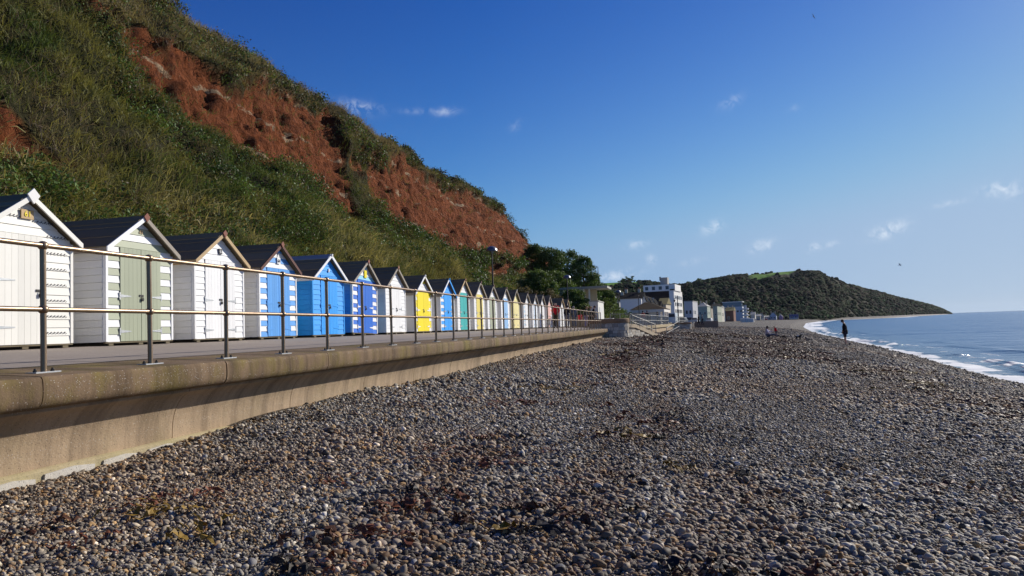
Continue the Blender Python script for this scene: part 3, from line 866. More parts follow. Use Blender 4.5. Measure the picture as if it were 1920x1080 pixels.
    for s in (0, 1):
        mb = MB()
        xe = -ov if s == 0 else w+ov
        pts = [(xe, zr(xe)-.03), (w/2, apex-.03), (w/2, apex), (xe, zr(xe))]
        if s == 1: pts = [pts[1], pts[0], pts[3], pts[2]]
        mb.prism(pts, -.10, dep+.05)
        rf = mb.build('roof_slope', M_BEARER, root)
        ln = w/2+ov
        for k in range(3):
            f0 = k/3; f1 = min((k+1)/3+.05, 1)
            xa = xe+(w/2-xe)*f0; xb = xe+(w/2-xe)*f1
            off0 = .014-.004*0; off1 = .004
            pts = [(xa, zr(xa)+.001), (xb, zr(xb)+.001), (xb, zr(xb)+.004+.002*k), (xa, zr(xa)+.013+.002*k)]
            if s == 1: pts = [pts[1], pts[0], pts[3], pts[2]]
            mb = MB(); mb.prism(pts, -.108, dep+.056); mb.build('felt_strip', M_FELT, rf)
    rc = .17
    mb = MB()
    mb.prism([(w/2-rc, zr(w/2-rc)+.012), (w/2, apex+.012), (w/2+rc, zr(w/2+rc)+.012), (w/2+rc, zr(w/2+rc)+.026), (w/2+.03, apex+.022), (w/2-.03, apex+.022), (w/2-rc, zr(w/2-rc)+.026)], -.112, dep+.06)
    mb.build('ridge_felt', HM(sp['ridge']) if 'ridge' in sp else M_FELT, root)
    # bargeboards and fascia
    bb = .085
    for s in (0, 1):
        xe = -ov-.012 if s == 0 else w+ov+.012
        pts = [(xe, zr(xe)-bb+.02), (w/2, apex-bb+.02), (w/2, apex+.018), (xe, zr(xe)+.018)]
        if s == 1: pts = [pts[1], pts[0], pts[3], pts[2]]
        mb = MB(); mb.prism(pts, -.135, -.112)
        bm_ = sp.get('bargeL' if s == 0 else 'bargeR', sp.get('barge', 'white'))
        mb.build('bargeboard', HM(bm_), root)
        xf = -ov-.002 if s == 0 else w+ov-.012
        mb = MB(); mb.box(xf, xf+.014, -.11, dep+.05, zr(-ov)-.075, zr(-ov)-.004); mb.build('fascia', HM(sp.get('fascia', 'greywood')), root)
    fs = sp.get('finial', 'redbrown')
    if fs:
        q = sp.get('fsz', .085)
        mb = MB(); mb.prism([(w/2, apex-q*1.05), (w/2+q*.85, apex+.0), (w/2, apex+q*.8), (w/2-q*.85, apex+.0)], -.158, -.137); mb.build('finial', HM(fs), root)
    # number plaque
    pl = sp.get('plaque')
    if pl:
        s_, pm, tmn, pw_, ph_, zc = pl
        yf = -.028
        par = root
        if pm:
            mb = MB(); mb.box(w/2-pw_/2, w/2+pw_/2, -.046, yf, zc-ph_/2, zc+ph_/2); par = mb.build('number_plaque', HM(pm), root); yf = -.047
        if s_:
            me = text_mesh(s_, HM(tmn))
            link('numeral', me, par, (w/2, yf-.003, zc), (R(90), 0, 0), (ph_*.85, ph_*.85, .3))
    if sp.get('arrow'):
        mb = MB(); zc = apex-.27; mb.prism([(w/2-.06, zc-.05), (w/2+.06, zc-.05), (w/2, zc+.08)], -.034, -.026); mb.build('plaque_point', HM('white'), root)
    if sp.get('waves'):
        def motif(x0, x1, z, nm):
            mb = MB(); n = max(2, int((x1-x0)/.055)); st = (x1-x0)/n
            for k in range(n):
                cx = x0+(k+.5)*st
                P_ = [(cx-.024, z-.012), (cx-.006, z+.000), (cx+.010, z+.016), (cx-.004, z+.020), (cx-.018, z+.012)]
                Q_ = [(cx+.002, z-.018), (cx+.02, z-.012), (cx+.028, z+.004), (cx+.018, z-.004), (cx+.006, z-.010)]
                for poly in (P_, Q_): mb.prism(poly, -.0275, -.0215)
            mb.build(nm, HM('dkplate'), front)
        for zc in (1.62, 1.38, 1.15, .92, .69, .46, .22): motif(dr+.06, w-.11, zc*S_-.01, 'wave_motif')
        motif(w*.26, w*.47, 1.845*S_, 'wave_motif'); motif(w*.56, w*.80, 1.80*S_, 'wave_motif')
    for (pname, mname), (par, m_, mb) in joined.items():
        o = mb.build('cladding' if mname != 'r' else 'cladding', m_, par); tag(o, kind='stuff')
    if sp.get('lean'):
        root.rotation_euler = (0, sp['lean'], root.rotation_euler[2]); root.location.z += .035
    return root

alt = lambda a, b: (lambda i, side: a if i % 2 else b)
HS = [
 (61, 7.58, 1.60, 2.20, dict(label='cream white beach hut with black wave motifs and a large 61 plaque, nearest hut', wall='cream', side='offwhite', door='cream', leaves=1, dx=(.16, .67), trim='cream', barge='cream', finial='offwhite', fsz=.12, waves=True, bolt=True,
      hz=(.30, .95, 1.50), hl=.36, plaque=('61', 'timber', 'yellow', .20, .13, 1.885))),
 (62, 9.83, 1.58, 2.21, dict(label='sage green and white striped beach hut with sage double doors, numbered 62', wall='white', side='offwhite', door='sage', stripe=lambda i, s: 'white' if i % 2 == 0 else 'sage', gable=lambda i: ('sage', 'white', 'sage', 'white', 'white')[min(i, 4)],
      bargeL='white', bargeR='greywood', finial='redbrown', plaque=('62', None, 'timber', .1, .10, 1.90), dx=(.19, .80))),
 (63, 12.0, 1.60, 2.19, dict(label='plain white beach hut with natural timber bargeboards and dark 63 plaque', wall='white', side='offwhite', door='white', barge='timber', fascia='timber', finial='redbrown', dx=(.20, .80), plaque=('63', 'dkplate', 'white', .10, .11, 1.78))),
 (64, 14.17, 1.61, 2.20, dict(label='light blue and white striped beach hut with blue doors and brown bargeboards, numbered 64', wall='white', side='offwhite', door='sky', stripe=lambda i, s: 'sky' if i % 2 == 0 else 'white', gable=lambda i: ('white', 'sky', 'white', 'sky', 'sky')[min(i, 4)],
      barge='brown', finial='redbrown', plaque=('64', 'white', 'dkplate', .14, .13, 1.77), arrow=True, hmat='sky', dx=(.20, .80))),
 (65, 16.53, 1.70, 2.17, dict(label='all bright blue beach hut with white bargeboards and pale ridge', wall='blue', side='blue', door='blue', trim='blue', barge='white', fascia='white', finial='white', fsz=.04, ridge='slate', hmat='blue', plaque=('', 'offwhite', 'dkplate', .05, .09, 1.72))),
 (66, 18.76, 1.72, 2.19, dict(label='beach hut with deep blue doors, blue and white blocks and a yellow plaque', wall='white', side='mid', door='deep', stripe=lambda i, s: 'deep' if i % 2 == 0 else 'white', gable=lambda i: ('aqua', 'white', 'white', 'aqua')[min(i, 3)], barge='greywood', finial='redbrown',
      hmat='white', lean=R(2.0), plaque=('', 'yellow', 'dkplate', .16, .22, 1.77), dx=(.20, .80))),
 (67, 21.15, 1.73, 2.19, dict(label='plain white beach hut between the deep blue-doored hut and the yellow hut', wall='white', side='offwhite', door='white', barge='greywood', finial='rust')),
 (68, 23.67, 1.74, 2.08, dict(label='beach hut with bright yellow doors and yellow and white front', wall='white', side='offwhite', door='yellow', stripe=lambda i, s: 'yellow' if i % 3 else 'white', gable=lambda i: ('white', 'white', 'yellow', 'white')[min(i, 3)], barge='white', finial='white', fsz=.05, hmat='white', dx=(.16, .84))),
 (69, 26.47, 1.76, 2.12, dict(label='sky blue beach hut with thin white stripes and blue bargeboards', wall='blue', side='offwhite', door='blue', stripe=lambda i, s: 'white' if i % 2 else 'blue', barge='blue', bargeL='white', finial='blue', fsz=.05)),
 (70, 28.64, 1.78, 2.23, dict(label='white beach hut with teal double doors', wall='white', side='offwhite', door='teal', barge='timber', finial='rust', dx=(.22, .78))),
 (71, 31.14, 1.80, 2.26, dict(label='white beach hut with pale yellow double doors beside the teal-doored hut', wall='white', side='offwhite', door='paleyellow', barge='greywood', finial='brown', dx=(.22, .80))),
 (72, 33.45, 1.80, 2.21, dict(label='white beach hut with grey green doors, in front of the tall lamp post', wall='white', side='offwhite', door='sage', barge='greywood', finial='brown', dx=(.22, .80))),
 (73, 36.15, 1.80, 2.23, dict(label='white beach hut with light blue double doors', wall='white', side='offwhite', door='lightblue', barge='greywood', finial='brown', dx=(.22, .78))),
 (74, 38.63, 1.80, 2.22, dict(label='all lemon yellow beach hut', wall='lemon', side='offwhite', door='lemon', trim='lemon', barge='greywood', finial='white', fsz=.05)),
 (75, 41.67, 1.76, 2.18, dict(label='white beach hut with pale blue blocks painted on its front', wall='white', side='offwhite', door='white', stripe=alt('iceblue', 'white'), barge='greywood', finial='brown')),
 (76, 44.26, 1.74, 2.20, dict(label='white beach hut with pale blue double doors', wall='white', side='offwhite', door='paleblue', barge='greywood', finial='brown')),
 (77, 46.67, 1.75, 2.24, dict(label='plain white beach hut beside the pink hut', wall='white', side='offwhite', door='white', barge='greywood', finial='brown')),
 (78, 49.34, 1.85, 2.28, dict(label='pink and white beach hut behind the man in red', wall='white', side='offwhite', door='pink', stripe=alt('pink', 'white'), gable=lambda i: ('pink', 'white', 'pink')[min(i, 2)], barge='greywood', finial='brown')),
 (79, 54.9, 1.9, 2.30, dict(label='white beach hut, second from the far end of the row', wall='white', side='offwhite', door='white', barge='timber', finial='brown')),
 (80, 57.9, 1.9, 2.30, dict(label='white beach hut, last one at the far end of the row', wall='white', side='offwhite', door='white', barge='timber', finial='brown')),
]
for (num, Y, w, h, sp) in HS:
    if num == 66: sp['rz'] = 0
    sp['rz'] = sp.get('rz', 0)+RNG.normal(0, .006)
    hut(num, Y, w, h, sp, near=num <= 67)

# ------------------------------------------------------------------ bastion, steps, far sea wall
M_CAP = conc('bastion_cap_concrete', (.34, .22, .13), (.26, .165, .10), (.27, .19, .11), .5)
M_MORTAR = conc('stone_mortar', (.24, .21, .18), (.17, .15, .125), (.2, .17, .13), .6, .4)
STM = [paint('wall_stone_%d' % i, c, .85, .22, .25, .5, .15) for i, c in enumerate([(.50, .46, .39), (.40, .37, .32), (.58, .54, .46), (.32, .29, .25), (.45, .39, .31)])]
def stone_drum(parent, cx, cy_, r, z0, z1, a0, a1, course=.2, n_around=None):
    """courses of individual stones round a drum"""
    z = z0; row = 0
    meshes = {}
    while z < z1-.04:
        h = min(course*random.uniform(.8, 1.25), z1-z)
        a = a0+random.uniform(0, .1)
        while a < a1:
            da = random.uniform(.14, .30)
            rr = r+random.uniform(.012, .045)
            e = .012/r
            mb = meshes.setdefault(random.randrange(5), [])
            m_ = MB()
            pts = []
            for zz_ in (z+.008, z+h-.008):
                for (aa, q) in ((a+e, rr), (a+da-e, rr), (a+da-e, r-.05), (a+e, r-.05)):
                    pts.append((cx+q*math.sin(aa), cy_-q*math.cos(aa), zz_+random.uniform(-.006, .006)))
            m_.hexa(pts); mb.append(m_)
            a += da
        z += h; row += 1
    for k, lst in meshes.items():
        for m_ in lst: m_.build('stone', STM[k], parent)
def bastion(label, cx, cy_, r, z0, z1, cap, a0=-1.9, a1=1.9):
    b = thing('stone_bastion', label, 'bastion', (0, 0, 0))
    MB().lathe([(r, z0), (r, z1)], (cx, cy_, 0), 40).build('drum', M_MORTAR, b, True)
    MB().lathe([(r+.05, z1+.002), (r+.07, z1+.03), (r+.07, z1+cap-.03), (r+.04, z1+cap), (r-.25, z1+cap)], (cx, cy_, 0), 48).build('cap', M_CAP, b, True)
    stone_drum(b, cx, cy_, r, z0+.1, z1, a0, a1)
    return b
bc = (-5.15, 54.3)
bastion('round stone bastion with brown concrete cap at the end of the near wall', bc[0], bc[1], 1.45, 1.2, 3.02, .33, -1.2, 2.4)
b2 = PX(1279, 604, Y=104)
bastion('smaller looking round stone bastion far along the promenade', b2.x-.1, b2.y+1.2, 1.35, 1.2, 2.62, .28, -1.6, 2.4)
# ramp wall with sloping coping running seaward from the bastion
rw = thing('stair_wall', 'sloping stone stair wall with smooth tan coping beside the bastion', 'wall')
A = PX(1175, 608, Y=54.9); B = PX(1192, 609, Y=57.0); Cc = PX(1236, 628, Y=62.5)
top = [Vector((A.x, A.y, A.z+.05)), Vector((B.x, B.y, B.z+.05)), Vector((Cc.x, Cc.y, Cc.z))]
off = Vector((-.42, .10, 0)); ins = Vector((-.07, .01, 0))
mb = MB()
for i in range(2):
    p, q = top[i], top[i+1]
    lo = Vector((0, 0, .27))
    mb.hexa([p-lo, q-lo, q-lo+off, p-lo+off, p, q, q+off, p+off])
mb.build('coping', conc('stair_coping_concrete', (.55, .44, .30), (.48, .38, .26), (.46, .37, .25), .3), rw)
mb = MB()
for i in range(2):
    p, q = top[i]+ins, top[i+1]+ins
    p0 = Vector((p.x, p.y, 1.2)); q0 = Vector((q.x, q.y, 1.2)); lo = Vector((0, 0, .275))
    mb.hexa([p0, q0, q0+off*.7, p0+off*.7, p-lo, q-lo, q-lo+off*.7, p-lo+off*.7])
mb.build('wall_core', M_MORTAR, rw)
for i in range(2):
    p, q = top[i], top[i+1]
    dv = Vector((q.x-p.x, q.y-p.y, 0)); Lw = dv.length; dv.normalize(); nv = Vector((dv.y, -dv.x, 0))
    z = 1.5
    while z < 2.75:
        h = random.uniform(.15, .24); s_ = 0
        while s_ < Lw-.05:
            L = min(random.uniform(.28, .6), Lw-s_)
            zc = p.z+(q.z-p.z)*((s_+L)/Lw)
            if z+h < zc-.28:
                e0 = random.uniform(-.035, -.005)
                A0 = Vector((p.x, p.y, 0))+dv*(s_+.012)+nv*e0; B0 = Vector((p.x, p.y, 0))+dv*(s_+L-.012)+nv*e0; bk = nv*-.1
                zz0 = Vector((0, 0, z)); zz1 = Vector((0, 0, z+h-.018))
                mb = MB(); mb.hexa([A0+zz0, B0+zz0, B0+bk+zz0, A0+bk+zz0, A0+zz1, B0+zz1, B0+bk+zz1, A0+bk+zz1])
                mb.build('stone', STM[random.choice([0, 2, 2, 0, 4])], rw)
            s_ += L
        z += h
# beach steps behind the ramp wall
st = thing('beach_steps', 'concrete beach steps between the stair wall and far railing', 'steps')
M_STEP = conc('step_concrete', (.33, .28, .22), (.26, .22, .17), (.25, .22, .16), .4)
for k in range(8):
    y_s = 57.2+k*.7
    mb = MB(); mb.box(-5.7+k*.19, -3.88+k*.215, y_s, y_s+.7, 1.3, 2.60-k*.13); mb.build('step', M_STEP, st)
def rail_run(label, P0, P1, n, z0a, z0b, hgt=1.05, r=.022, mat=None, infill=True, name='railing', grp=None):
    """a run of railing from P0 to P1 with n bays"""
    root = thing(name, label, 'railing', (0, 0, 0), 0, grp)
    mat = mat or M_RAIL
    for k in range(n+1):
        f = k/n; x = P0[0]+(P1[0]-P0[0])*f; y = P0[1]+(P1[1]-P0[1])*f; z = z0a+(z0b-z0a)*f
        MB().tube([(x, y, z-.05), (x, y, z+hgt)], r*1.1, 8).build('post', mat, root, True)
    for zz in (hgt, hgt*.5):
        MB().tube([(P0[0], P0[1], z0a+zz), (P1[0], P1[1], z0b+zz)], r, 8).build('rail', mat, root, True)
    if infill:
        mb = MB()
        m = n*6
        for k in range(m):
            f = (k+.5)/m; x = P0[0]+(P1[0]-P0[0])*f; y = P0[1]+(P1[1]-P0[1])*f; z = z0a+(z0b-z0a)*f
            MB().tube([(x, y, z+.08), (x, y, z+hgt)], .009, 5).build('baluster', mat, root)
    return root
M_RAIL2 = paint('grey_railing', (.36, .34, .31), .4, .15, .2, .1, .4, .6)
rail_run('grey stair railing sloping down to the beach behind the stair wall', (-3.62, 57.2), (-2.0, 62.6), 5, 2.62, 1.80, 1.0, .02, M_RAIL2)
rail_run('level railing on the landing right behind the round bastion', (-5.2, 56.2), (-3.0, 56.5), 3, 2.68, 2.62, 1.05, .02, M_RAIL2)
# sea wall between the two bastions and on
w2 = thing('far_sea_wall', 'low tan sea wall with coping beyond the stone steps', 'sea wall')
def wall_strip(parent, pts, zt, zb0, th, nm, mat, out=.0):
    mb = MB()
    for (a, b) in zip(pts[:-1], pts[1:]):
        d = Vector((b[0]-a[0], b[1]-a[1], 0)).normalized(); nrm = Vector((d.y, -d.x, 0))
        a0 = Vector((*a, 0))+nrm*out; b0 = Vector((*b, 0))+nrm*out; a1 = a0-nrm*th; b1 = b0-nrm*th
        mb.hexa([(a1.x, a1.y, zb0), (a0.x, a0.y, zb0), (b0.x, b0.y, zb0), (b1.x, b1.y, zb0), (a1.x, a1.y, zt), (a0.x, a0.y, zt), (b0.x, b0.y, zt), (b1.x, b1.y, zt)])
    return mb.build(nm, mat, parent)
wl_pts = [(-3.9, 58.5), (-2.5, 75), (-.9, 102)]
wall_strip(w2, wl_pts, 2.62, 1.0, .6, 'wall_face', M_PANEL, .0)
wall_strip(w2, wl_pts, 2.74, 2.45, .8, 'coping', conc('far_coping_concrete', (.42, .33, .2), (.36, .28, .17), (.34, .28, .14), .4), .14)
w3 = thing('distant_sea_wall', 'distant low sea wall beyond the second bastion', 'sea wall')
wl3 = [(-.4, 105), (1.5, 200), (5, 335), (30, 450), (60, 600), (100, 700)]
wall_strip(w3, wl3, 2.66, 1.0, .8, 'wall_face', M_PANEL, .1)
rail_run('long grey promenade railing between the two stone bastions', (-3.9, 59.5), (-1.5, 101), 26, 2.70, 2.70, 1.05, .02, M_RAIL2, True)
rail_run('railing beyond the second bastion on the far promenade', (-.4, 107), (1.2, 150), 14, 2.70, 2.70, 1.05, .022, M_RAIL2, False)
sb0 = PX(1252, 622, Y=66); sb1 = PX(1268, 615, Y=70)
rail_run('small pale handrail at the far beach steps', (sb0.x-.1, 66), (sb0.x+1.0, 69), 2, 1.55, 2.1, .9, .022, M_RAIL2, True)
sw_ = thing('slipway_wall', 'plain tan slipway wall beyond the second bastion', 'wall')
pa = PX(1303, 613, Y=122); pb = PX(1347, 613, Y=122)
mb = MB(); mb.box(pa.x, pb.x, 122, 126, 1.2, 2.95); mb.build('wall_face', conc('slipway_concrete', (.33, .25, .19), (.27, .2, .15), (.28, .22, .16), .4), sw_)

# ------------------------------------------------------------------ lamps, signs
M_POLE = paint('lamp_pole_paint', (.05, .032, .026), .45, .2, .2, .1, .4)
M_DOME = paint('lamp_dome', (.22, .22, .22), .35, .2, .2, .05, .5, .6)
def dome_lamp(label, p, H):
    o = thing('street_lamp', label, 'street lamp', p, 0, 'domed lamp posts along the promenade')
    MB().tube([(0, 0, -.4), (0, 0, 1.0), (0, 0, 1.05), (0, 0, H-.3)], [.075, .07, .05, .045], 10).build('pole', M_POLE, o, True)
    MB().lathe([(.05, H-.32), (.10, H-.26), (.10, H-.16), (.30, H-.15), (.36, H-.13), (.34, H-.02), (.25, H+.10), (.10, H+.17), (.02, H+.18)], (0, 0, 0), 20).build('dome', M_DOME, o, True)
p = PX(925, 560, X=-11.0); q = PX(925, 467, X=-11.0)
dome_lamp('tall dome lamp post standing behind the huts under the red cliff', (p.x, p.y, 2.86), q.z-2.9)
p = PX(1066, 600, Y=66); q = PX(1066, 518, Y=66)
dome_lamp('dome lamp post beside the concrete shelter', (p.x, p.y, 2.86), q.z-2.9)
p = PX(1161, 598, Y=92); q = PX(1160, 545, Y=92)
dome_lamp('dome lamp post in front of the green bank and white house', (p.x, p.y, 2.65), q.z-2.75)
o = thing('lamp_pole', 'thin dark pole in front of the seafront kiosk', 'pole', (PX(1199, 600, Y=98).x, 98, 2.65))
MB().tube([(0, 0, 0), (0, 0, 3.9)], [.07, .04], 8).build('pole', M_POLE, o, True); MB().ball((0, 0, 3.95), .09, 8, 6).build('finial', M_POLE, o)
o = thing('bracket_lamp', 'old bracket lamp hanging from a dark post by the white flats', 'street lamp', (PX(1272, 598, Y=150).x, 150, 2.7))
MB().tube([(0, 0, 0), (0, 0, 5.6)], [.12, .07], 8).build('pole', M_POLE, o, True)
MB().tube([(0, 0, 5.1), (-.35, 0, 5.25), (-.6, 0, 5.05), (-.6, 0, 4.8)], .04, 6).build('bracket', M_POLE, o, True)
MB().lathe([(.05, 4.35), (.16, 4.45), (.2, 4.7), (.05, 4.85)], (-.6, 0, 0), 10).build('lantern', M_POLE, o)
p = PX(968, 441, Y=99)
o = thing('round_sign', 'round grey sign on a pole above the cliff end', 'sign', (p.x, p.y, p.z-3.2))
MB().tube([(0, 0, -1.5), (0, 0, 3.4)], .045, 8).build('pole', M_GALV, o, True)
mb = MB(); mb.lathe([(.36, -.015), (.38, 0), (.36, .015)], (0, 0, 0), 20); d_ = mb.build('disc', paint('sign_back', (.22, .22, .21), .5), o, False); d_.rotation_euler = (R(90), 0, 0); d_.location = (0, -.07, 3.2)
mb = MB(); mb.box(-.3, .3, -.02, .0, -.04, .04); d_ = mb.build('crossbar', M_GALV, o); d_.location = (0, -.05, 3.2)
p = PX(1121, 500, Y=112)
o = thing('hill_street_light', 'slim grey street light rising above the trees', 'street lamp', (p.x, p.y, 6.0))
MB().tube([(0, 0, -2), (0, 0, p.z-6.0), (-.25, 0, p.z-5.9), (-.55, 0, p.z-5.9)], [.08, .06, .045, .04], 8).build('pole', M_GALV, o, True)
mb = MB(); mb.box(-.95, -.5, -.1, .1, p.z-5.97, p.z-5.85); mb.build('lamp_head', M_GALV, o)

# ------------------------------------------------------------------ shelter
M_SHW = paint('shelter_white', (.66, .65, .60), .7, .12, .25, .2)
M_SHC = paint('shelter_roof_concrete', (.36, .35, .31), .8, .15, .3, .2)
sh = thing('clifftop_shelter', 'flat roofed pale concrete shelter on the green bank', 'shelter')
Y0 = 74
a = PX(1066, 537, Y=Y0); b = PX(1122, 541, Y=Y0); c = PX(1140, 540, Y=Y0+3)
zt = a.z-.1
mb = MB(); mb.hexa([(a.x-2.0, Y0, zt-.22), (b.x+.9, Y0, zt-.22), (b.x+.9, Y0+4.5, zt-.22), (a.x-2.0, Y0+4.5, zt-.22), (a.x-2.0, Y0, zt), (b.x+.9, Y0, zt), (b.x+.9, Y0+4.5, zt), (a.x-2.0, Y0+4.5, zt)]); mb.build('roof', M_SHC, sh)
d0 = PX(1093, 540, Y=Y0+.3)
mb = MB(); mb.box(a.x-1.8, d0.x, Y0+.3, Y0+4.2, 2.5, zt-.23); mb.build('room', M_SHW, sh)
mb = MB(); mb.box(d0.x+.003, d0.x+1.2, Y0+2.2, Y0+2.4, 3.2, zt-.23); mb.build('screen_wall', paint('shelter_tan', (.5, .42, .28), .8), sh)
d1 = PX(1105, 560, Y=Y0+.3)
mb = MB(); mb.box(d1.x-.07, d1.x+.07, Y0+.35, Y0+.55, 2.8, zt-.23); mb.build('column', M_SHW, sh)
mb = MB(); mb.box(d0.x-.02, d0.x+.06, Y0+.2, Y0+.295, 3.2, zt-.24); mb.build('column', M_SHW, sh)
kb = thing('utility_block', 'plain white rectangular utility block below the shelter', 'utility block')
a = PX(1106, 566, Y=66.0); b = PX(1121, 566, Y=66.0)
mb = MB(); mb.box(a.x, b.x, 66, 71, 2.6, a.z); mb.build('walls', M_SHW, kb)
mb = MB(); mb.box(a.x-.06, b.x+.06, 65.94, 71.06, a.z+.002, a.z+.1); mb.build('roof', M_SHC, kb)
mb = MB(); mb.box(b.x+.002, b.x+.03, 67, 69.2, 2.7, a.z-.5); mb.build('door', paint('utility_door', (.6, .6, .58), .6), kb)
mb = MB(); mb.box(b.x, b.x+.8, 71.2, 72.8, 2.6, 3.55); mb.build('step_block', M_SHW, kb)

# ------------------------------------------------------------------ trees by the bank
t = NT('tree_bark'); M_BARK = t.fin(t.mix(t.noise(t.coord('Object', (1, 1, .3)), 9, 5), (.05, .038, .026), (.11, .085, .06)), .9, .1)
M_TLEAF = leafmat('evergreen_leaves', .6, .22)
def tree(label, base, H, Rr, col, nclump=70, nl=70, leaf=.09, name='evergreen_tree', lean=(0, 0)):
    o = thing(name, label, 'tree', base, 0, 'dark evergreen trees beside the cliff')
    mb = MB(); tips = []
    tr = [(0, 0, -.8), (.08*H*lean[0], 0, H*.25), (.1*H*lean[0]+.05, .05, H*.55), (.12*H*lean[0], 0, H*.8)]
    mb.tube(tr, [.05*H*.5, .04*H*.5, .025*H*.5, .01*H*.5], 8)
    for k in range(9):
        a_ = k*2.4; z0_ = H*(.2+.06*k); r_ = Rr*random.uniform(.5, .8)
        e = (math.cos(a_)*r_, math.sin(a_)*r_, z0_+H*.18)
        mb.tube([(.05*H*lean[0], 0, z0_), (e[0]*.5, e[1]*.5, z0_+H*.12), e], [.018*H*.6, .01*H*.6, .004*H*.6], 5)
    mb.build('trunk', M_BARK, o, True)
    n = nclump
    u_ = RNG.random(n); th = RNG.random(n)*6.28; 
    zc = H*(.12+.88*u_**.85)
    env = Rr*np.sqrt(np.clip(1-((zc/H-.38)/.64)**2, .02, 1))*RNG.uniform(.45, 1.02, n)
    P = np.stack([np.cos(th)*env, np.sin(th)*env, zc], -1)
    rad = Rr*RNG.uniform(.16, .34, n)
    tone = RNG.uniform(.7, 1.35, (n, 1))
    V, Fq, C4 = leaves(P, nl, rad, np.full(n, leaf), col*tone, '', None, .75)
    # drooping sprays at the outline
    np_mesh('crown', V, Fq, M_TLEAF, False, {'tint': ('FLOAT_COLOR', C4)}, o)
    return o
def gz(x, y):
    """cliff ground height under a point"""
    i = int(np.clip(np.searchsorted(cy, y), 1, len(cy)-1)); col_ = CX[i]; k = int(np.argmin(np.abs(col_-x)))
    return float(CZZ[i, k])
TC = np.array([[.075, .125, .035]]); TC2 = np.array([[.11, .16, .045]]); TC3 = np.array([[.14, .12, .07]])
trees = [(1003, 462, 88, 4.2, 1.9, TC, 'dark evergreen tree nearest the cliff end, at the top of the bank'),
         (1032, 468, 86, 5.6, 2.3, TC, 'tall dark evergreen tree crowning the left of the tree group'),
         (1062, 474, 90, 6.0, 2.4, TC, 'broad dark evergreen tree in the middle of the tree group'),
         (1092, 484, 88, 6.2, 2.1, TC, 'pointed dark evergreen tree on the right of the tree group'),
         (1112, 522, 92, 4.2, 1.8, TC, 'lower evergreen tree above the shelter roof'),
         (1040, 512, 76, 4.0, 2.1, TC2, 'lighter green rounded tree in front of the dark evergreens'),
         (1008, 510, 72, 3.2, 1.9, TC2, 'mid green bushy tree above the far huts'),
         (1136, 545, 92, 4.6, 1.7, TC2, 'green tree just right of the shelter roof'),
         (1075, 545, 72.5, 2.6, 1.5, TC2, 'low green bush left of the shelter wall')]
for (x, y, Y, H, rr, c, lab) in trees:
    p = PX(x, y, Y=Y); tree(lab, (p.x, p.y, p.z-H), H, rr, c, 150, 75, .10)
for i, (x, y, Y, H, rr, c, lab) in enumerate([
    (985, 540, 66, 1.7, 1.2, TC3, 'brown dry shrub behind the far huts below the cliff end'), (1028, 545, 66, 1.9, 1.3, TC3, 'dry brown shrub under the lighter green tree'),
    (1095, 572, 70, 1.7, 1.1, TC2, 'dark green shrub left of the white utility block'), (1150, 572, 88, 2.6, 1.5, TC2, 'green shrub right of the utility block'),
    (1168, 583, 96, 2.2, 1.4, TC2*1.1, 'sunlit green shrub sloping down to the promenade'), (1143, 560, 80, 2.8, 1.3, TC2, 'green shrub behind the utility block'),
    (1060, 568, 64, 1.6, 1.1, TC2, 'small green bush beside the last hut')]):
    p = PX(x, y, Y=Y)
    o = tree(lab, (p.x, p.y, p.z-H), H, rr, c, 36, 60, .08, 'shrub'); o['category'] = 'shrub'; o['group'] = 'shrubs on the bank'
# bank under the trees
mb = MB()
by0 = np.linspace(62, 112, 40); bt = np.linspace(0, 1, 14)
BY = np.repeat(by0[:, None], 14, 1); BT = np.repeat(bt[None, :], 40, 0)
foot_x = np.interp(BY, [62, 70, 90, 112], [-11.0, -9.6, -8.0, -5.8])
BX = foot_x-BT*8.5; BZ = 2.62+BT*np.interp(BY, [62, 75, 95, 112], [3.2, 5.0, 5.2, 3.6])*1.3 + (fbm(BY*.4, BT*4, 3, 500)-.5)*.8*BT
bank = np_mesh('bank', np.stack([BX, BY, BZ], -1).reshape(-1, 3), grid_faces(40, 14)[:, ::-1], M_CLIFF, True, {'bare': ('FLOAT', np.zeros(BX.size))})
tag(bank, kind='structure')
n = 6000
fi = RNG.uniform(0, 39, n); fj = RNG.uniform(0, 13, n); i = np.clip(fi.astype(int), 0, 38); j = np.clip(fj.astype(int), 0, 12); u = fi-i; v = fj-j
f = lambda A_: A_[i, j]*(1-u)*(1-v)+A_[i+1, j]*u*(1-v)+A_[i, j+1]*(1-u)*v+A_[i+1, j+1]*u*v
PB = np.stack([f(BX), f(BY), f(BZ)+.1], -1)
colb = np.where(RNG.random((n, 1)) < .6, np.array([[.06, .10, .025]]), np.array([[.11, .10, .045]]))
V, Fq, C4 = leaves(PB, 16, .3+.25*RNG.random(n), np.full(n, .085), colb, '', None)
tag(np_mesh('bank_brambles', V, Fq, M_LEAF, False, {'tint': ('FLOAT_COLOR', C4)}), kind='stuff')

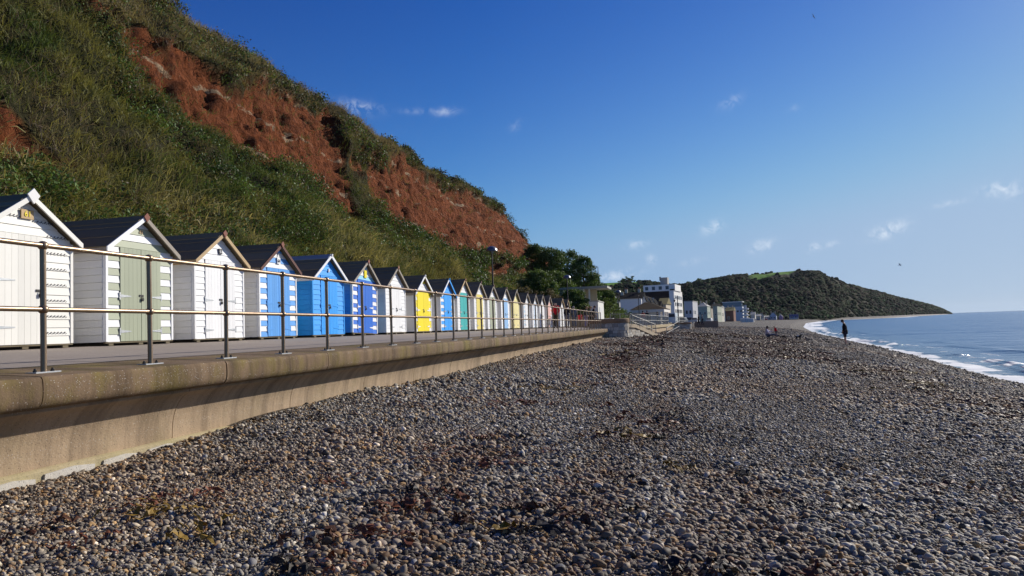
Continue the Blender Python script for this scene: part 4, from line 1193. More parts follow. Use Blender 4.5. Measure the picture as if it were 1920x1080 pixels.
# ------------------------------------------------------------------ town
M_GLASS = paint('window_glass', (.05, .06, .075), .12, .2, .0, .02, .6)
M_WFRAME = paint('window_frame_white', (.74, .74, .72), .5)
def wal(n, c): return paint('render_'+n, c, .85, .09, .22, .2, .15)
def bld(label, px0, px1, Y, ztop, depth, rz, wm, roof=None, roofm=None, name='house', wins=(), rwins=(), base=2.45, eave=.25, ridge='y'):
    """block with its left front corner at px0 and right front corner at px1 at distance Y; rz turns it clockwise"""
    a = PX(px0, 600, Y=Y); b = PX(px1, 600, Y=Y); w = (b.x-a.x)
    o = thing(name, label, 'building', (b.x, Y, base), -rz)
    w = w/math.cos(rz)
    H = ztop-base
    mb = MB(); mb.box(-w, 0, 0, depth, 0, H); mb.build('wall', wm, o)
    if roof == 'flat':
        mb = MB(); mb.box(-w-.1, .12, -.12, depth+.1, H+.003, H+.3); mb.build('roof', roofm, o)
    elif roof:
        rh = roof; e = eave
        if ridge == 'y':     # gable faces the camera
            pts = [(-w-e, H-.05), (e, H-.05), (e, H+.1), (-w/2, H+rh), (-w-e, H+.1)]
            mb = MB(); mb.prism([(-w-e, H+.003), (e, H+.003), (-w/2, H+rh)], .15, depth+e); mb.build('roof', roofm, o)
            mb = MB(); mb.prism([(-w, H), (0, H), (-w/2, H+rh-.15)], 0.0, .149); mb.build('gable', wm, o)
        elif ridge == 'x':
            mb = MB(); v = [(-w-e, -e, H+.003), (e, -e, H+.003), (e, depth+e, H+.003), (-w-e, depth+e, H+.003), (-w-e, depth/2, H+rh), (e, depth/2, H+rh)]
            mb.add(v, [(0, 3, 2, 1), (0, 1, 5, 4), (2, 3, 4, 5), (1, 2, 5), (3, 0, 4)]); mb.build('roof', roofm, o)
        else:                # hipped
            mb = MB(); k = min(w, depth)/2
            v = [(-w-e, -e, H+.003), (e, -e, H+.003), (e, depth+e, H+.003), (-w-e, depth+e, H+.003), (-w/2, depth*.4, H+rh), (-w/2, depth*.6, H+rh)]
            mb.add(v, [(0, 3, 2, 1), (0, 1, 4), (1, 2, 5, 4), (2, 3, 5), (3, 0, 4, 5)]); mb.build('roof', roofm, o)
    if roof and roof != 'flat':
        for cxx in (() if w < 2.2 else (-w+.7,) if w < 4 else (-w+.9, -.9)):
            mb = MB(); mb.box(cxx-.3, cxx+.3, depth*.45, depth*.45+.5, H+roof*.2, H+roof+.7); ck = mb.build('chimney', wal('cream', (.55, .48, .36)), o)
            for q_ in (-.14, .14): MB().tube([(cxx+q_, depth*.45+.25, H+roof+.7), (cxx+q_, depth*.45+.25, H+roof+1.05)], .09, 8).build('chimney_pot', paint('terracotta', (.3, .13, .07), .8), ck)
    if not wins and w > 1.5:
        wins = [(w*.15, .9, w*.24, 1.1), (w*.58, .9, w*.24, 1.1)] + ([(w*.15, 3.2, w*.24, 1.1), (w*.58, 3.2, w*.24, 1.1)] if H > 5 else [])
    def window(face, u, z, ww, hh):
        mb = MB(); gl = MB()
        if face == 'f':
            mb.box(-w+u, -w+u+ww, -.05, -.002, z, z+hh); gl.box(-w+u+.1, -w+u+ww-.1, -.062, -.051, z+.1, z+hh-.1)
        else:
            mb.box(.002, .05, u, u+ww, z, z+hh); gl.box(.051, .062, u+.1, u+ww-.1, z+.1, z+hh-.1)
        wf = mb.build('window', M_WFRAME, o); gl.build('pane', M_GLASS, wf)
    for q in wins: window('f', *q)
    for q in rwins: window('r', *q)
    return o
M_SLATE = paint('slate_roof', (.016, .016, .017), .95, .25, .1, .3, .03)
M_BRNROOF = paint('brown_roof', (.06, .045, .03), .95, .3, .2, .4, .03)
M_OLROOF = paint('olive_roof', (.15, .12, .03), .85, .3, .3, .4)
def zat(py, Y, px=1250): return PX(px, py, Y=Y).z
# white house with slate roof and its row of gables
Yh = 165
o = bld('long white house with dark slate roof behind the kiosk', 1164, 1204, Yh, zat(560, Yh, 1180), 9, R(4), wal('white', (.80, .76, .69)), 1.6, M_SLATE, 'house',
        wins=[(.5, 1.6, .9, 1.3), (1.6, 1.6, .7, 1.3), (3.4, 2.3, .8, 1.0)], ridge='x')
for k, (x0, x1, yt) in enumerate([(1205, 1213, 566), (1213, 1221, 568), (1221, 1229, 571)]):
    bld('narrow white gabled house front, %s in the row behind the kiosk' % ('leftmost', 'middle', 'rightmost')[k], x0, x1, Yh+2+k*6, zat(yt, Yh+2+k*6, x0), 8, R(4), wal('white', (.80, .76, .69)), 1.5, M_SLATE, 'house', wins=[(.25, 1.2, .5, 1.1)], rwins=[(1, 1.2, .8, 1.2), (3.5, 1.2, .8, 1.2)])
for (x, yt, lab) in ((1167, 545, 'left'),):
    p = PX(x, yt+12, Y=Yh+3); mb = MB(); mb.box(-.35, .35, -.3, .3, -1.6, 1.1); ch = mb.build('chimney_stack', wal('cream', (.55, .48, .36)), None); ch.location = (p.x, p.y, p.z)
    tag(ch, 'cream chimney stack on the left end of the white house', 'chimney')
# kiosk with hipped roof and columns
Yk = 118
kb_ = bld('seafront kiosk with hipped brown roof and white fascia', 1186, 1236, Yk, zat(586, Yk, 1210), 8, R(5), wal('palewhite', (.80, .76, .69)), None, None, 'kiosk', wins=[(2.2, .6, .8, 1.3)])
wk = PX(1240, 600, Y=Yk).x-PX(1183, 600, Y=Yk).x; Hk = zat(586, Yk, 1210)-2.45
mb = MB(); mb.box(-wk*.93, .9, -.5, 8.4, Hk+.003, Hk+.48); mb.build('fascia', wal('palewhite', (.80, .76, .69)), kb_)
mb = MB(); v = [(-wk*.93-.1, -.6, Hk+.485), (1.0, -.6, Hk+.485), (1.0, 8.5, Hk+.485), (-wk*.93-.1, 8.5, Hk+.485), (-wk*.55, 3.6, Hk+1.75), (-wk*.42, 4.4, Hk+1.75)]
mb.add(v, [(0, 3, 2, 1), (0, 1, 5, 4), (1, 2, 5), (2, 3, 4, 5), (3, 0, 4)]); mb.build('roof', M_BRNROOF, kb_)
for (cx_, cyy) in ((.15, -.3), (.75, -.3), (.75, 2.5), (.75, 5.5)): MB().tube([(cx_, cyy, 0), (cx_, cyy, Hk)], .17, 12).build('column', wal('palewhite', (.80, .76, .69)), kb_, True)
# flats
Yf = 240
zt_ = zat(545, Yf, 1262)
M_DKBRICK = paint('dark_brick', (.045, .032, .028), .9, .3, .2, .4, .1)
fl = bld('tall dark brick and white block of flats with rooftop tower', 1206, 1258, Yf, zt_, 15, R(8), M_DKBRICK, None, None, 'flats', wins=[(3.8, 5.6, 1.0, 1.0), (7.3, 7.6, .9, .9), (7.3, 5.4, .9, .9), (7.3, 3.2, .9, .9), (2.2, 7.4, 1.6, 1.3)])
Hf = zt_-2.45; W_ = PX(1258, 600, Y=Yf).x-PX(1206, 600, Y=Yf).x
mb = MB(); mb.box(-W_+.4, 1.8, -.25, 13, Hf+.003, Hf+2.1)
ph = mb.build('penthouse', wal('white2', (.80, .77, .71)), fl)
for k in range(4):
    mb = MB(); mb.box(-W_+1.0+k*2.2, -W_+2.0+k*2.2, -.30, -.252, Hf+.5, Hf+1.6); mb.build('window', M_GLASS, ph)
mb = MB(); mb.box(-3.3, -1.0, 3, 6, Hf+2.1, Hf+4.6); mb.build('lift_tower', paint('lift_tower_render', (.34, .32, .28), .9), fl)
mb = MB(); mb.box(-3.6, -3.2, 3.2, 3.6, Hf+3.6, Hf+4.9); mb.build('aerial_mount', M_DARKMETAL, fl)
s0 = PX(1263, 600, Y=Yf-2)
mb = MB(); mb.box(.003, 1.5, -1.2, 18, 0, Hf+.1); slab = mb.build('white_wing', wal('white2', (.80, .77, .71)), fl)
for r_ in range(4):
    for c_ in range(5):
        mb = MB(); mb.box(1.502, 1.55, .2+c_*3.4, 2.4+c_*3.4, 1.2+r_*2.25, 2.6+r_*2.25); wf = mb.build('window', M_WFRAME, slab)
        mb = MB(); mb.box(1.551, 1.56, .35+c_*3.4, 2.25+c_*3.4, 1.35+r_*2.25, 2.45+r_*2.25); pn = mb.build('pane', M_GLASS, fl)
mb = MB(); mb.box(.3, 1.6, -1.3, 17, Hf+.103, Hf+.5); mb.build('parapet', M_DKBRICK, fl)
# cream gabled house between
Yc = 190
bld('cream gabled house with olive roof in front of the flats', 1236, 1250, Yc, zat(570, Yc, 1245), 10, R(6), wal('cream', (.55, .48, .36)), 1.7, M_OLROOF, 'house', wins=[(.4, 1.4, .6, 1.0)], rwins=[(1, 1.4, 1, 1.2), (4, 1.4, 1, 1.2), (7, 1.4, 1, 1.2)], ridge='x')
bld('low dark roofed house left of the cream gabled house', 1222, 1236, Yc-6, zat(578, Yc-6, 1230), 9, R(6), wal('white', (.80, .76, .69)), 1.9, M_SLATE, 'house', ridge='x')
# further seafront
def row(label, x0, x1, Y, yt, dep, c, roof, rm, cn, rz=R(9), **k):
    return bld(label, x0, x1, Y, zat(yt, Y, x0), dep, rz, wal(cn, c), roof, rm, k.pop('name', 'house'), **k)
row('grey seafront house with white sunlit side right of the flats', 1284, 1300, 290, 566, 14, (.50, .50, .50), 'flat', M_SHC, 'grey', wins=[(.4, 3.5, 1.0, 1.6), (1.8, 3.5, 1.0, 1.6), (.4, 1.0, 2.4, 1.4)], rwins=[(2, 3.4, 1.5, 1.6), (6, 3.4, 1.5, 1.6)])
row('pale green house with grey hipped roof on the seafront', 1308, 1327, 330, 575, 12, (.38, .42, .34), 1.9, M_SHC, 'green', wins=[(.7, 3.4, 1.0, 1.4), (2.8, 3.4, 1.0, 1.4)], rwins=[(1.5, 3.4, 1.2, 1.5), (6, 3.4, 1.2, 1.5)], ridge='h')
row('second pale green terrace house with slate roof', 1334, 1346, 370, 574, 20, (.36, .38, .30), 1.4, M_SLATE, 'green2', rwins=[(2, 3.2, 1.4, 1.8), (7, 3.2, 1.4, 1.8), (12, 3.2, 1.4, 1.8)], ridge='x')
row('cream terrace house beyond the green houses', 1346, 1354, 410, 577, 14, (.56, .53, .45), .9, M_SHC, 'cream2', rwins=[(2, 3, 1.4, 1.8), (7, 3, 1.4, 1.8)], ridge='x')
row('brown brick house with ochre roof on the far seafront', 1361, 1376, 430, 583, 14, (.20, .10, .07), 2.2, M_OLROOF, 'brick', wins=[(1, 1.2, 1.2, 1.6)], ridge='x')
mo = row('white modern block with stacked round balconies', 1358, 1393, 480, 576, 14, (.52, .54, .56), None, None, 'modern', name='seafront_block', wins=[(1.2+k*2.2, 5.5, 1.5, 1.4) for k in range(5)])
Hm = zat(576, 480, 1358)-2.45
mb = MB(); mb.box(-11.8, -.6, .5, 12, Hm+.003, Hm+2.9); gl = mb.build('glazed_storey', paint('blue_glass', (.10, .15, .20), .15, .2, 0, .02, .6), mo)
mb = MB(); mb.box(-12.2, .3, .0, 12.4, Hm+2.91, Hm+3.3); mb.build('roof', wal('white2', (.80, .77, .71)), mo)
for k in range(4): MB().lathe([(2.0, 1.0+k*2.0), (2.2, 1.1+k*2.0), (2.2, 1.9+k*2.0), (2.0, 2.0+k*2.0)], (1.6, 1.5, 0), 20).build('balcony', wal('white2', (.80, .77, .71)), mo, True)
MB().tube([(1.6, 1.5, 0), (1.6, 1.5, 10)], .9, 12).build('stair_core', wal('grey', (.5, .5, .5)), mo)
pw = PX(1401, 598, Y=330)
dr = thing('round_kiosk', 'low white round seafront enclosure below the modern block', 'enclosure', (pw.x, 330, 1.9))
MB().lathe([(2.9, 0), (2.9, 1.65), (2.7, 1.7)], (0, 0, 0), 28).build('wall', wal('white2', (.80, .77, .71)), dr, True)
for k in range(12):
    a_ = k*.26-1.9; MB().box(-.03, .03, -.02, .02, .1, 1.6).build('rib', M_SHC, dr, loc=(2.92*math.sin(a_), -2.92*math.cos(a_), 0), rz=a_)
row('distant pale blue gabled house near the far beach', 1444, 1456, 560, 592, 10, (.50, .54, .60), 2.6, M_SLATE, 'pale', name='house')
row('small far hut with purple and white front', 1461, 1468, 540, 594, 5, (.35, .16, .38), 1.6, wal('white2', (.7, .71, .72)), 'purple', name='hut')
row('distant white house with dark blue roof by the far beach', 1481, 1497, 560, 596, 9, (.62, .63, .62), 2.6, paint('blue_roof', (.05, .07, .16), .6), 'white3', name='house', ridge='x')
row('small pale house at the foot of the wooded hill', 1408, 1416, 520, 590, 9, (.52, .48, .36), 1.8, M_SHC, 'cream2', ridge='x')
row('low yellowish house by the far slipway', 1418, 1426, 540, 593, 9, (.45, .42, .32), 1.4, M_SHC, 'cream3', ridge='x')
row('distant low pale building behind the far boats', 1432, 1442, 555, 594, 9, (.5, .5, .48), .8, M_SHC, 'pale2', ridge='x')
for k_, (x0, x1, Y_, yt, c_, cn_, lab_) in enumerate([
    (1300, 1308, 345, 574, (.60, .58, .52), 'buff', 'narrow buff house squeezed beside the pale green house'), (1352, 1361, 445, 580, (.62, .60, .56), 'buff2', 'pale house between the terrace and the brick house'),
    (1392, 1401, 500, 586, (.55, .50, .40), 'buff3', 'small cream house right of the round balconies'), (1425, 1433, 548, 592, (.58, .56, .5), 'buff4', 'tiny pale house behind the masts'),
    (1327, 1334, 352, 578, (.34, .30, .24), 'dun', 'brown gap house between the two pale green houses'), (1150, 1163, 180, 566, (.66, .62, .54), 'buff5', 'pale house half hidden behind the green bank')]):
    row(lab_, x0, x1, Y_, yt, 9, c_, 1.5, M_SLATE, cn_, R(8), ridge=('x', 'y')[k_ % 2])
for k_, (x_, Y_, c_, lab_) in enumerate([(1413, 470, (.6, .6, .6), 'white dinghy with a mast, leftmost of the beached boats'), (1421, 480, (.08, .12, .25), 'dark blue dinghy with a mast on the far beach'), (1430, 490, (.62, .6, .55), 'cream dinghy in the middle of the beached boats'), (1437, 500, (.35, .06, .05), 'red dinghy with a mast near the pale blue house')]):
    bp = thing('dinghy', lab_, 'boat', (PX(x_, 600, Y=Y_).x, Y_, 2.62), R(20+k_*25), 'dinghies on the far beach')
    mb = MB(); sec = [(-2.0, .25, .5), (-1.2, .75, .62), (0, .85, .6), (1.2, .7, .6), (1.9, .12, .8)]
    for (xx_, hw_, zt2) in sec: mb.v += [(xx_, -hw_, zt2), (xx_, -hw_*.6, .15), (xx_, 0, .0), (xx_, hw_*.6, .15), (xx_, hw_, zt2)]
    for i_ in range(4):
        for j_ in range(4): mb.f.append((i_*5+j_, i_*5+j_+1, (i_+1)*5+j_+1, (i_+1)*5+j_))
    mb.f.append((0, 1, 2, 3, 4)); mb.f.append((24, 23, 22, 21, 20))
    for i_ in range(4): mb.f.append((i_*5, i_*5+4, (i_+1)*5+4, (i_+1)*5))
    mb.build('hull', paint('dinghy_%d' % k_, c_, .4), bp)
    MB().tube([(.3, 0, .5), (.3, 0, 5.2)], [.06, .04], 6).build('mast', M_GALV, bp)
# parked van
vn = thing('parked_van', 'pale parked van in front of the dark flats', 'van', (PX(1258, 600, Y=160).x, 160, 2.66), R(-10))
M_VAN = paint('van_paint', (.58, .62, .60), .3, .05, .1, .02, .5)
mb = MB(); prof = [(-1.0, .35), (1.0, .35), (1.0, 1.5), (.92, 2.35), (-.92, 2.35), (-1.0, 1.5)]
mb.prism(prof, 0, 4.6); mb.build('body', M_VAN, vn)
mb = MB(); mb.prism([(-.85, 1.45), (.85, 1.45), (.78, 2.15), (-.78, 2.15)], -.02, -.003); mb.build('windscreen', M_GLASS, vn)
for s in (-1, 1):
    mb = MB(); mb.box(s*.6-.18, s*.6+.18, -.03, -.004, .75, .95); mb.build('headlight', M_WFRAME, vn)
    for yw in (.9, 3.7):
        w_ = MB().tube([(s*.82, yw, .34), (s*1.03, yw, .34)], .34, 16).build('wheel', M_DARKMETAL, vn); MB().tube([(s*1.031, yw, .34), (s*1.05, yw, .34)], .18, 12).build('rim', M_GALV, w_)
for k, (x, Y, c, lab) in enumerate([(1276, 172, (.03, .03, .035), 'black parked car beside the white flats'), (1301, 210, (.5, .5, .5), 'silver parked car beyond the flats'), (1328, 260, (.60, .6, .6), 'white parked car below the green house')]):
    cr = thing('parked_car', lab, 'car', (PX(x, 600, Y=Y).x, Y, 2.66), R(-12), 'cars parked along the seafront')
    mb = MB(); mb.prism([(-.88, .3), (.88, .3), (.9, .85), (.7, 1.42), (-.7, 1.42), (-.9, .85)], .7, 3.4); mb.prism([(-.88, .3), (.88, .3), (.88, .88), (-.88, .88)], 0, 4.2); mb.build('body', paint('car_%d' % k, c, .3, .05, .1, .02, .5), cr)
    mb = MB(); mb.prism([(-.76, .92), (.76, .92), (.64, 1.34), (-.64, 1.34)], .66, .697); mb.build('windscreen', M_GLASS, cr)
    for s in (-1, 1):
        for yw in (.8, 3.3): MB().tube([(s*.72, yw, .3), (s*.91, yw, .3)], .3, 14).build('wheel', M_DARKMETAL, cr)

# ------------------------------------------------------------------ far hill
hx = np.array([1060, 1100, 1140, 1180, 1215, 1260, 1290, 1320, 1350, 1385, 1440, 1500, 1533, 1545, 1556, 1572, 1590, 1620, 1650, 1680, 1710, 1740, 1765, 1779, 1784])
hy = np.array([534, 532, 531, 529, 529, 536, 535, 528, 523, 518, 512.5, 507.5, 506.5, 513, 520, 522, 533, 541.5, 549, 557, 564, 571, 579, 586.0, 589])
hd = np.array([800, 800, 820, 850, 860, 880, 900, 930, 960, 1000, 1050, 1100, 1130, 1160, 1190, 1230, 1290, 1390, 1490, 1590, 1680, 1760, 1830, 1870, 1880])
fd = np.array([420, 430, 440, 450, 460, 480, 500, 520, 545, 570, 610, 650, 680, 690, 705, 725, 750, 850, 980, 1150, 1330, 1500, 1680, 1820, 1860])
gx = np.concatenate([np.linspace(1060, 1500, 150), np.linspace(1503, 1784, 150)])
ns_ = 46
HX = np.zeros((len(gx), ns_)); HY = HX.copy(); HZ = HX.copy(); HFD = HX.copy()
ss = np.concatenate([np.linspace(0, 1, 38), np.linspace(1.04, 1.6, 8)])
for i_, x in enumerate([float(q) for q in gx]):
    d = FW+(x-960)/F*RT+(540-600)/F*UP; az = math.atan2(d.x, d.y)
    D1 = np.interp(x, hx, hd); D0 = np.interp(x, hx, fd)
    dc = FW+(x-960)/F*RT+(540-float(np.interp(x, hx, hy)))/F*UP
    el = dc.z/math.hypot(dc.x, dc.y); zc = CZ+el*D1
    for j_, s in enumerate(ss):
        D = D0+(D1-D0)*s
        HX[i_, j_] = math.sin(az)*D; HY[i_, j_] = math.cos(az)*D
        prof = (1-(1-min(s, 1))**1.35)
        if s > 1: prof = 1-(s-1)*.35
        HZ[i_, j_] = 1.2+(zc-1.2)*prof
HS_ = np.repeat(ss[None, :], len(gx), 0)
rough = sstep(HS_, .02, .2)*(1-sstep(HS_, .62, .92))
HZ += rough*((fbm(HX*.012, HY*.012, 4, 600)-.5)*20 + (fbm(HX*.04, HY*.04, 3, 610)-.5)*6 - np.abs(fbm(np.repeat(gx[:, None], ns_, 1)*.05+HS_*2.6, HS_*1.1, 3, 630)-.5)*2*13+2)*np.interp(HZ, [0, 30], [.25, 1])
GX = np.repeat(gx[:, None], ns_, 1)
fld = sstep(HS_+.10*(fbm(GX*.02, HS_*0, 2, 625)-.5), .74, .78)*(1-sstep(HS_, 1.05, 1.2))*np.where(GX < 1200, 1, sstep(GX, 1395, 1430)*(1-sstep(GX, 1530, 1540)))
fld = fld*sstep(fbm(GX*.03, HS_*5, 2, 620)+np.where(GX < 1200, .2, .0)+.26*sstep(GX, 1430, 1490), .42, .48)
t = NT('hillside')
a = t.mix(t.noise(t.pos(), .05, 7, .7), (.022, .028, .014), (.06, .055, .03))
a = t.mix(t.ramp(t.noise(t.pos((1, 1, .4)), .03, 6, .7), [(.55, (0, 0, 0)), (.7, (.8, .8, .8))]), a, (.10, .062, .048))
a = t.mix(t.attr('field'), a, (.12, .24, .04))
t.bump(t.noise(t.pos(), .12, 6, .7), .8, 6)
M_HILL = t.fin(a, .95, .05)
hill = tag(np_mesh('hill', np.stack([HX, HY, HZ], -1).reshape(-1, 3), grid_faces(len(gx), ns_)[:, ::-1], M_HILL, True, {'field': ('FLOAT', fld.ravel())}), kind='structure')
# woodland canopy on the hill: one mass of rounded crowns
nwood = 30000
fi = RNG.uniform(0, len(gx)-1.01, nwood); fj = RNG.uniform(.3, 37.4, nwood); i = fi.astype(int); j = fj.astype(int); u = fi-i; v = fj-j
f = lambda A_: A_[i, j]*(1-u)*(1-v)+A_[i+1, j]*u*(1-v)+A_[i, j+1]*(1-u)*v+A_[i+1, j+1]*u*v
WP = np.stack([f(HX), f(HY), f(HZ)], -1); wf_ = f(fld); gxx = f(GX); sss = f(HS_)
wn_ = fbm(WP[:, 0]*.008, WP[:, 1]*.008, 3, 640)
dens = (.45+.55*sstep(wn_, .30, .5))*np.where(gxx > 1560, .8, 1)*np.where((sss > .64) & (gxx > 1405) & (gxx < 1600), .06, 1)*np.where((gxx > 1590) & (sss < .45), .25, 1)
keep = (wf_ < .25) & (RNG.random(nwood) < dens)
WP = WP[keep]; gxx = gxx[keep]; nw = len(WP)
ico = MB(); ico.ball((0, 0, 0), 1, 6, 4)
IV = np.array(ico.v); IF = [q for q in ico.f]
IT = np.array([q if len(q) == 3 else None for q in IF if len(q) == 3] + [x_ for q in IF if len(q) == 4 for x_ in ((q[0], q[1], q[2]), (q[0], q[2], q[3]))])
rs = RNG.uniform(1.2, 3.0, (nw, 1, 1))*np.interp(gxx, [1300, 1700], [.85, 1.15])[:, None, None]
VV = WP[:, None, :]+IV[None]*rs*np.array([1, 1, .8])*(1+RNG.normal(0, .22, (nw, len(IV), 1)))
VV[:, :, 2] += .2*rs[:, :, 0]
FF = (np.arange(nw)[:, None, None]*len(IV)+IT[None]).reshape(-1, 3)
wc_ = np.where(RNG.random((nw, 1)) < .3, np.array([[.050, .040, .024]]), np.array([[.024, .046, .015]]))*RNG.uniform(.45, 1.6, (nw, 1))
bw_ = sstep(fbm(WP[:, 0]*.006+3, WP[:, 1]*.006, 3, 660), .42, .6)[:, None]
wc_ = wc_*(1-.35*bw_)+np.array([[.050, .042, .028]])*.35*bw_
C4 = np.concatenate([np.repeat(wc_, len(IV), 0), np.ones((nw*len(IV), 1))], 1)
t = NT('woodland_canopy'); c_ = t.mix(1.0, t.attr('tint', 'Color'), t.rng(t.noise(t.pos(), .6, 5, .75), .3, .7, .6, 1.4), 'MULTIPLY'); t.bump(t.noise(t.pos(), .9, 5, .7), 1.0, 1.2); M_WOOD = t.fin(c_, .95, .05)
tag(np_mesh('woodland', VV.reshape(-1, 3), FF, M_WOOD, False, {'tint': ('FLOAT_COLOR', C4)}), kind='stuff')
# trees standing clear on the skyline
for (x, y, lab) in [(1170, 528, 'round tree on the skyline left of the flats'), (1183, 525, 'second round tree on the skyline left of the flats'), (1375, 518, 'lone round tree on the skyline of the far hill'), (1293, 533, 'skyline tree just right of the flats'), (1310, 528, 'skyline tree on the far hill near the flats')]:
    D = float(np.interp(x, hx, hd)); p = PX(x, y, Y=D)
    o = thing('skyline_tree', lab, 'tree', (p.x, p.y, p.z-6), 0, 'trees on the far skyline')
    MB().tube([(0, 0, -3), (0, 0, 5)], [.5, .25], 6).build('trunk', M_BARK, o)
    V, Fq, C4 = leaves(RNG.normal(0, 1, (40, 3))*np.array([2.6, 2.6, 1.7])+np.array([0, 0, 6]), 60, np.full(40, 1.7), np.full(40, .5), np.repeat(TC, 40, 0), '', None)
    np_mesh('crown', V, Fq, M_TLEAF, False, {'tint': ('FLOAT_COLOR', C4)}, o)

# ------------------------------------------------------------------ people and animals
SKIN = paint('skin', (.50, .30, .22), .6, .08, .05, .05)
def cloth(n, c): return paint('cloth_'+n, c, .85, .15, .1, .3, .1)
def skin_mesh(name, verts, edges, radii, mat, root=0, sub=1):
    me = bpy.data.meshes.new(name); me.from_pydata(verts, edges, [])
    o = bpy.data.objects.new(name, me); COL.objects.link(o)
    md = o.modifiers.new('s', 'SKIN'); md.use_smooth_shade = True
    for i_, r_ in enumerate(radii):
        sv_ = me.skin_vertices[0].data[i_]; sv_.radius = (r_, r_) if not hasattr(r_, '__len__') else r_; sv_.use_root = (i_ == root)
    ms = o.modifiers.new('u', 'SUBSURF'); ms.levels = sub; ms.render_levels = sub
    dg = bpy.context.evaluated_depsgraph_get(); dg.update()
    m2 = bpy.data.meshes.new_from_object(o.evaluated_get(dg)); m2.name = name
    bpy.data.objects.remove(o); bpy.data.meshes.remove(me)
    m2.materials.clear(); m2.materials.append(mat)
    m2.shade_smooth()
    return m2
def person(label, loc, rz, J, top, legs, hair, shoes, H=1.75, bare_legs=False, coat=0.0, name='person', group=None):
    """J: joint positions in a 1.75 m frame, facing -y; keys pel che nec hed + l/r sho elb wri hip kne ank toe"""
    o = thing(name, label, 'person', loc, rz, group)
    s = H/1.75
    g = {k: Vector(v)*s for k, v in J.items()}
    keys = ['pel', 'wai', 'che', 'nec', 'jaw', 'hed', 'lsho', 'lelb', 'lwri', 'lhan', 'rsho', 'relb', 'rwri', 'rhan', 'lhip', 'lkne', 'lank', 'ltoe', 'rhip', 'rkne', 'rank', 'rtoe']
    g['wai'] = g['pel']*.5+g['che']*.5
    up = (g['hed']-g['nec']).normalized(); g['jaw'] = g['nec']+up*.08*s
    for q in 'lr': g[q+'han'] = g[q+'wri']+(g[q+'wri']-g[q+'elb']).normalized()*.07*s
    rad = dict(pel=.135, wai=.125, che=.15, nec=.055, jaw=.075, hed=.085, sho=.06, elb=.045, wri=.03, han=.04, hip=.095, kne=.06, ank=.042, toe=.035)
    def R_(k): return rad.get(k, rad.get(k[1:]))*s
    ed = [('pel', 'wai'), ('wai', 'che'), ('che', 'nec'), ('nec', 'jaw'), ('jaw', 'hed')]
    for q in 'lr': ed += [('che', q+'sho'), (q+'sho', q+'elb'), (q+'elb', q+'wri'), (q+'wri', q+'han'), ('pel', q+'hip'), (q+'hip', q+'kne'), (q+'kne', q+'ank'), (q+'ank', q+'toe')]
    idx = {k: i_ for i_, k in enumerate(keys)}
    me = skin_mesh('body', [g[k] for k in keys], [(idx[a_], idx[b_]) for a_, b_ in ed], [R_(k) for k in keys], SKIN)
    bo = link('body', me, o)
    # fingers, nose and ears are merged into the body mesh
    mb = MB()
    fw = Vector((0, -1, 0))
    for q in 'lr':
        d = (g[q+'wri']-g[q+'elb']).normalized(); sd = d.orthogonal().normalized()
        for k in range(4):
            b_ = g[q+'han']+d*.03*s+sd*(k-1.5)*.02*s; mb.tube([b_, b_+d*.045*s, b_+d*(.075-.008*abs(k-1))*s+fw*.02*s], [.009*s, .009*s, .006*s], 5)
        b_ = g[q+'wri']+d*.04*s; mb.tube([b_, b_+(d+sd*1.2)*.04*s, b_+(d*1.6+sd*1.2)*.045*s], [.011*s, .01*s, .007*s], 5)
    hd = g['hed']
    mb.ball(hd+fw*.085*s-up*.02*s, (.014*s, .02*s, .02*s), 6, 5)
    for sx_ in (-1, 1): mb.ball(hd+Vector((sx_*.085*s, 0, 0))-up*.01*s, (.012*s, .02*s, .03*s), 6, 5)
    import bmesh as _bm
    bm = _bm.new(); bm.from_mesh(me); tmp = mb.mesh('tmp'); bm.from_mesh(tmp); bm.to_mesh(me); bm.free(); bpy.data.meshes.remove(tmp)
    def part(nm, ks, es, scl, mat, extra=None):
        kk = {k: i_ for i_, k in enumerate(ks)}
        vv = [g[k] if k in g else extra[k] for k in ks]
        rr = [scl.get(k, scl.get(k[1:], R_(k)*1.22 if k in g else .1)) for k in ks]
        link(nm, skin_mesh(nm, vv, [(kk[a_], kk[b_]) for a_, b_ in es], rr, mat), o)
    ks = ['wai', 'pel', 'che', 'nec', 'lsho', 'lelb', 'lwri', 'rsho', 'relb', 'rwri']
    es = [('wai', 'pel'), ('wai', 'che'), ('che', 'nec')] + [e_ for q in 'lr' for e_ in (('che', q+'sho'), (q+'sho', q+'elb'), (q+'elb', q+'wri'))]
    ex = {}
    if coat > 0:
        hm = (g['lhip']+g['rhip'])*.5; km = (g['lkne']+g['rkne'])*.5
        ex['hem'] = hm+(km-hm)*coat; ks.append('hem'); es.append(('pel', 'hem'))
    part('jacket', ks, es, dict(pel=.175*s, wai=.165*s, che=.185*s, nec=.07*s, sho=.085*s, elb=.065*s, wri=.05*s, hem=.19*s), top, ex)
    ks = ['pel'] + [q+k for q in 'lr' for k in ('hip', 'kne', 'ank')]
    es = [e_ for q in 'lr' for e_ in (('pel', q+'hip'), (q+'hip', q+'kne'), (q+'kne', q+'ank'))]
    if bare_legs:
        ks = ['pel'] + [q+k for q in 'lr' for k in ('hip', 'kne')]; es = [e_ for q in 'lr' for e_ in (('pel', q+'hip'), (q+'hip', q+'kne'))]
    part('shorts' if bare_legs else 'trousers', ks, es, dict(pel=.16*s, hip=.118*s, kne=.09*s, ank=.068*s), legs)
